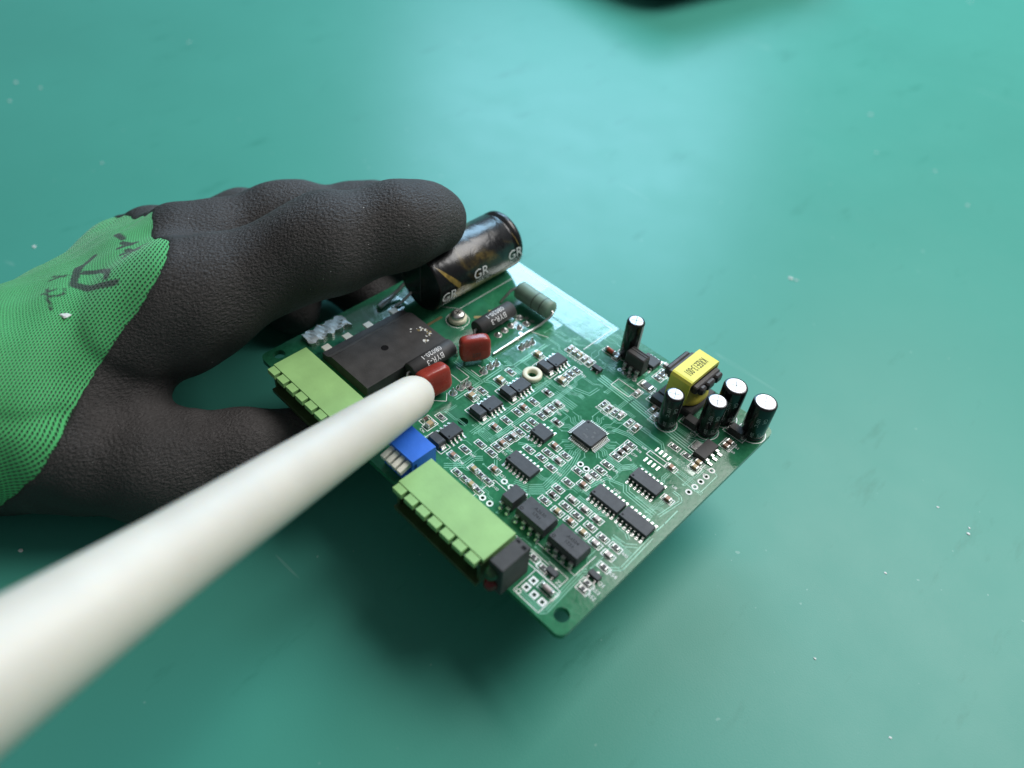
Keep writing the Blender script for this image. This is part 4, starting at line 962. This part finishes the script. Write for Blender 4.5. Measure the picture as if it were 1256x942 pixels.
# black print on the cuff: an emblem and characters, as strokes (x, y, half-width) seen from above
INK = [([(-46, -19), (-44, -23), (-39, -27)], 0.8), ([(-44, -24), (-37, -28), (-32, -26), (-27, -21.5)], 1.05), ([(-40, -24), (-36, -21), (-33, -20.5), (-31, -22)], 0.9),
       ([(-40, -33), (-36, -34.5), (-32, -35.5)], 0.45), ([(-36, -34.5), (-34.5, -31.5), (-36.5, -30)], 0.4), ([(-38.5, -35), (-37.5, -31.5)], 0.4), ([(-45, -30), (-42, -28)], 0.45), ([(-43.5, -31.5), (-42.5, -27.5)], 0.4),
       ([(-50, -11), (-46, -11)], 0.9), ([(-44, -12), (-41, -11)], 0.9), ([(-42, -14), (-41, -9.5)], 0.7), ([(-39, -13), (-34, -12)], 0.9), ([(-38, -15), (-35, -9.5)], 0.7), ([(-35, -15.5), (-37, -10)], 0.7)]
dmin = np.full(len(V2), 9.0)
for pl, w_ in INK:
    for a, b_ in zip(pl[:-1], pl[1:]):
        a = np.array(a, float); dv = np.array(b_, float) - a; a = a + np.array((11.0, -2.0))
        t = np.clip(((V2[:, :2] - a) @ dv) / (dv @ dv), 0, 1)
        dmin = np.minimum(dmin, np.linalg.norm(V2[:, :2] - a - t[:, None] * dv, axis=1) - w_)
inkv = np.clip(0.5 - dmin / 0.8, 0, 1) * 0.92; inkv[V2[:, 2] < -4] = 0
ati = me2.attributes.new('ink', 'FLOAT', 'POINT'); ati.data.foreach_set('value', inkv.astype(np.float32))

bvh = BVHTree.FromPolygons([tuple(p) for p in V2], [tuple(q_) for q_ in Q2])
hit = bvh.ray_cast(Vector((-18, -36, 80)), Vector((0, 0, -1)))
q = MB(); rnd = random.Random(4); n = 9
q.loft([[(k_ * math.cos(2 * math.pi * j / n) * (1.9 if j % 2 else 1.2), k_ * math.sin(2 * math.pi * j / n) * (0.9 if j % 3 else 0.5), z) for j in range(n)] for k_, z in ((0.7, -0.3), (1.0, 0.15), (0.6, 0.4))], 'clearwhite')
lint = link('lint_fleck', q.mesh('lint_fleck'), None, (hit[0].x, hit[0].y, hit[0].z + ZB), 0.6)
lint['label'] = 'white fleck of debris stuck on the green knit cuff'; lint['category'] = 'debris'

# ------------------------------------------------------------------ white rod
p0 = Vector((48.36, 11.55, 13.5)); dirv = Vector((0.2753, -0.89166, 0.35938)); q = MB(); prof = []
for k in range(10):
    a = math.pi / 2 * k / 9; prof.append((-8.2 + 7.2 * (1 - math.cos(a)), 0.02 + 5.2 * math.sin(a) ** 0.92))
prof += [(8, 5.5), (20, 5.95), (40, 6.42), (60, 6.86), (72, 7.2), (80, 7.55), (88, 7.95), (96, 8.4), (104, 8.9), (112, 9.5), (135, 10.5)]
q.lathe(p0, dirv, prof, 'rod', 56)
rod = link('white_rod', q.mesh('white_rod'), None, (0, 0, ZB)); rod['label'] = 'glossy white tapered plastic rod pointing at the red film capacitor'; rod['category'] = 'rod'

# ------------------------------------------------------------------ black slab at the far side
slab = thing('black_case', 'black rounded-corner case raised on feet at the far side of the mat', 'case', (-118.3, 349.5, 0))
q = MB(); n = 14; rcn = 15; Ls = 150
def rr_ring(d, z):
    out = []
    for cx_, cy_, a0 in ((rcn, rcn, 180), (Ls - rcn, rcn, 270), (Ls - rcn, Ls - rcn, 0), (rcn, Ls - rcn, 90)):
        for k in range(9):
            a = math.radians(a0 + 90 * k / 8); out.append((cx_ + (rcn - d) * math.cos(a), cy_ + (rcn - d) * math.sin(a), z))
    return out
q.loft([rr_ring(5, 12), rr_ring(1.5, 13.5), rr_ring(0, 17), rr_ring(0, 40), rr_ring(2, 43), rr_ring(5, 44)], 'slab', True)
q.xf(Matrix.Rotation(math.radians(82), 4, 'Z'))
link('shell', q.mesh('shell'), slab)
q = MB(); q.lathe((0, 0, 0), (0, 0, 1), [(0, 5), (0.5, 6), (12.2, 6)], 'slab', 20); me_f = q.mesh('foot')
for a, b_ in ((40, 40), (110, 40), (40, 110), (110, 110)):
    p = Matrix.Rotation(math.radians(82), 4, 'Z') @ Vector((a, b_, 0)); link('foot', me_f, slab, (p.x, p.y, 0))

# ------------------------------------------------------------------ crumbs on the mat
rnd = random.Random(21)
def crumb(x, y, r_, label='tiny pale crumb lying loose on the green mat'):
    vs, fs = [], []
    q = MB(); n = 6
    rings = [[(r_ * k_ * math.cos(2 * math.pi * j / n) * rnd.uniform(.5, 1.5), r_ * k_ * math.sin(2 * math.pi * j / n) * rnd.uniform(.4, 1.1), z * r_) for j in range(n)] for k_, z in ((0.7, 0.02), (0.9, 0.2), (0.45, 0.42))]
    q.loft(rings, 'clearwhite'); o = link('crumb', q.mesh('crumb'), None, (x, y, 0.0)); o['label'] = label; o['category'] = 'crumb'; o['group'] = 'pale crumbs on the mat'
CR = [(24.4, 334.1, 0.9), (44.3, 299.8, 0.6), (67.8, 180.4, 0.9), (69.8, 181.2, 0.6), (92.8, 289.1, 0.7), (-9.9, 551.2, 0.9), (70.6, 306.2, 0.5), (-242.3, 109.5, 0.7), (-247.5, 27.1, 0.8), (-231.6, 18.0, 0.7), (-236.0, 33.1, 0.7), (-159.9, 25.2, 0.6), (-3.3, -69.6, 0.8), (161.6, 116.8, 0.6), (161.0, 118.9, 0.5), (151.6, 119.2, 0.4), (149.6, 52.1, 0.45), (150.9, 87.4, 0.4), (171.0, 48.0, 0.4), (-121.8, -17.2, 0.8)]
for x, y, r_ in CR: crumb(x, y, r_)

scene.render.engine = 'CYCLES'
scene.render.resolution_x = 1024; scene.render.resolution_y = 768
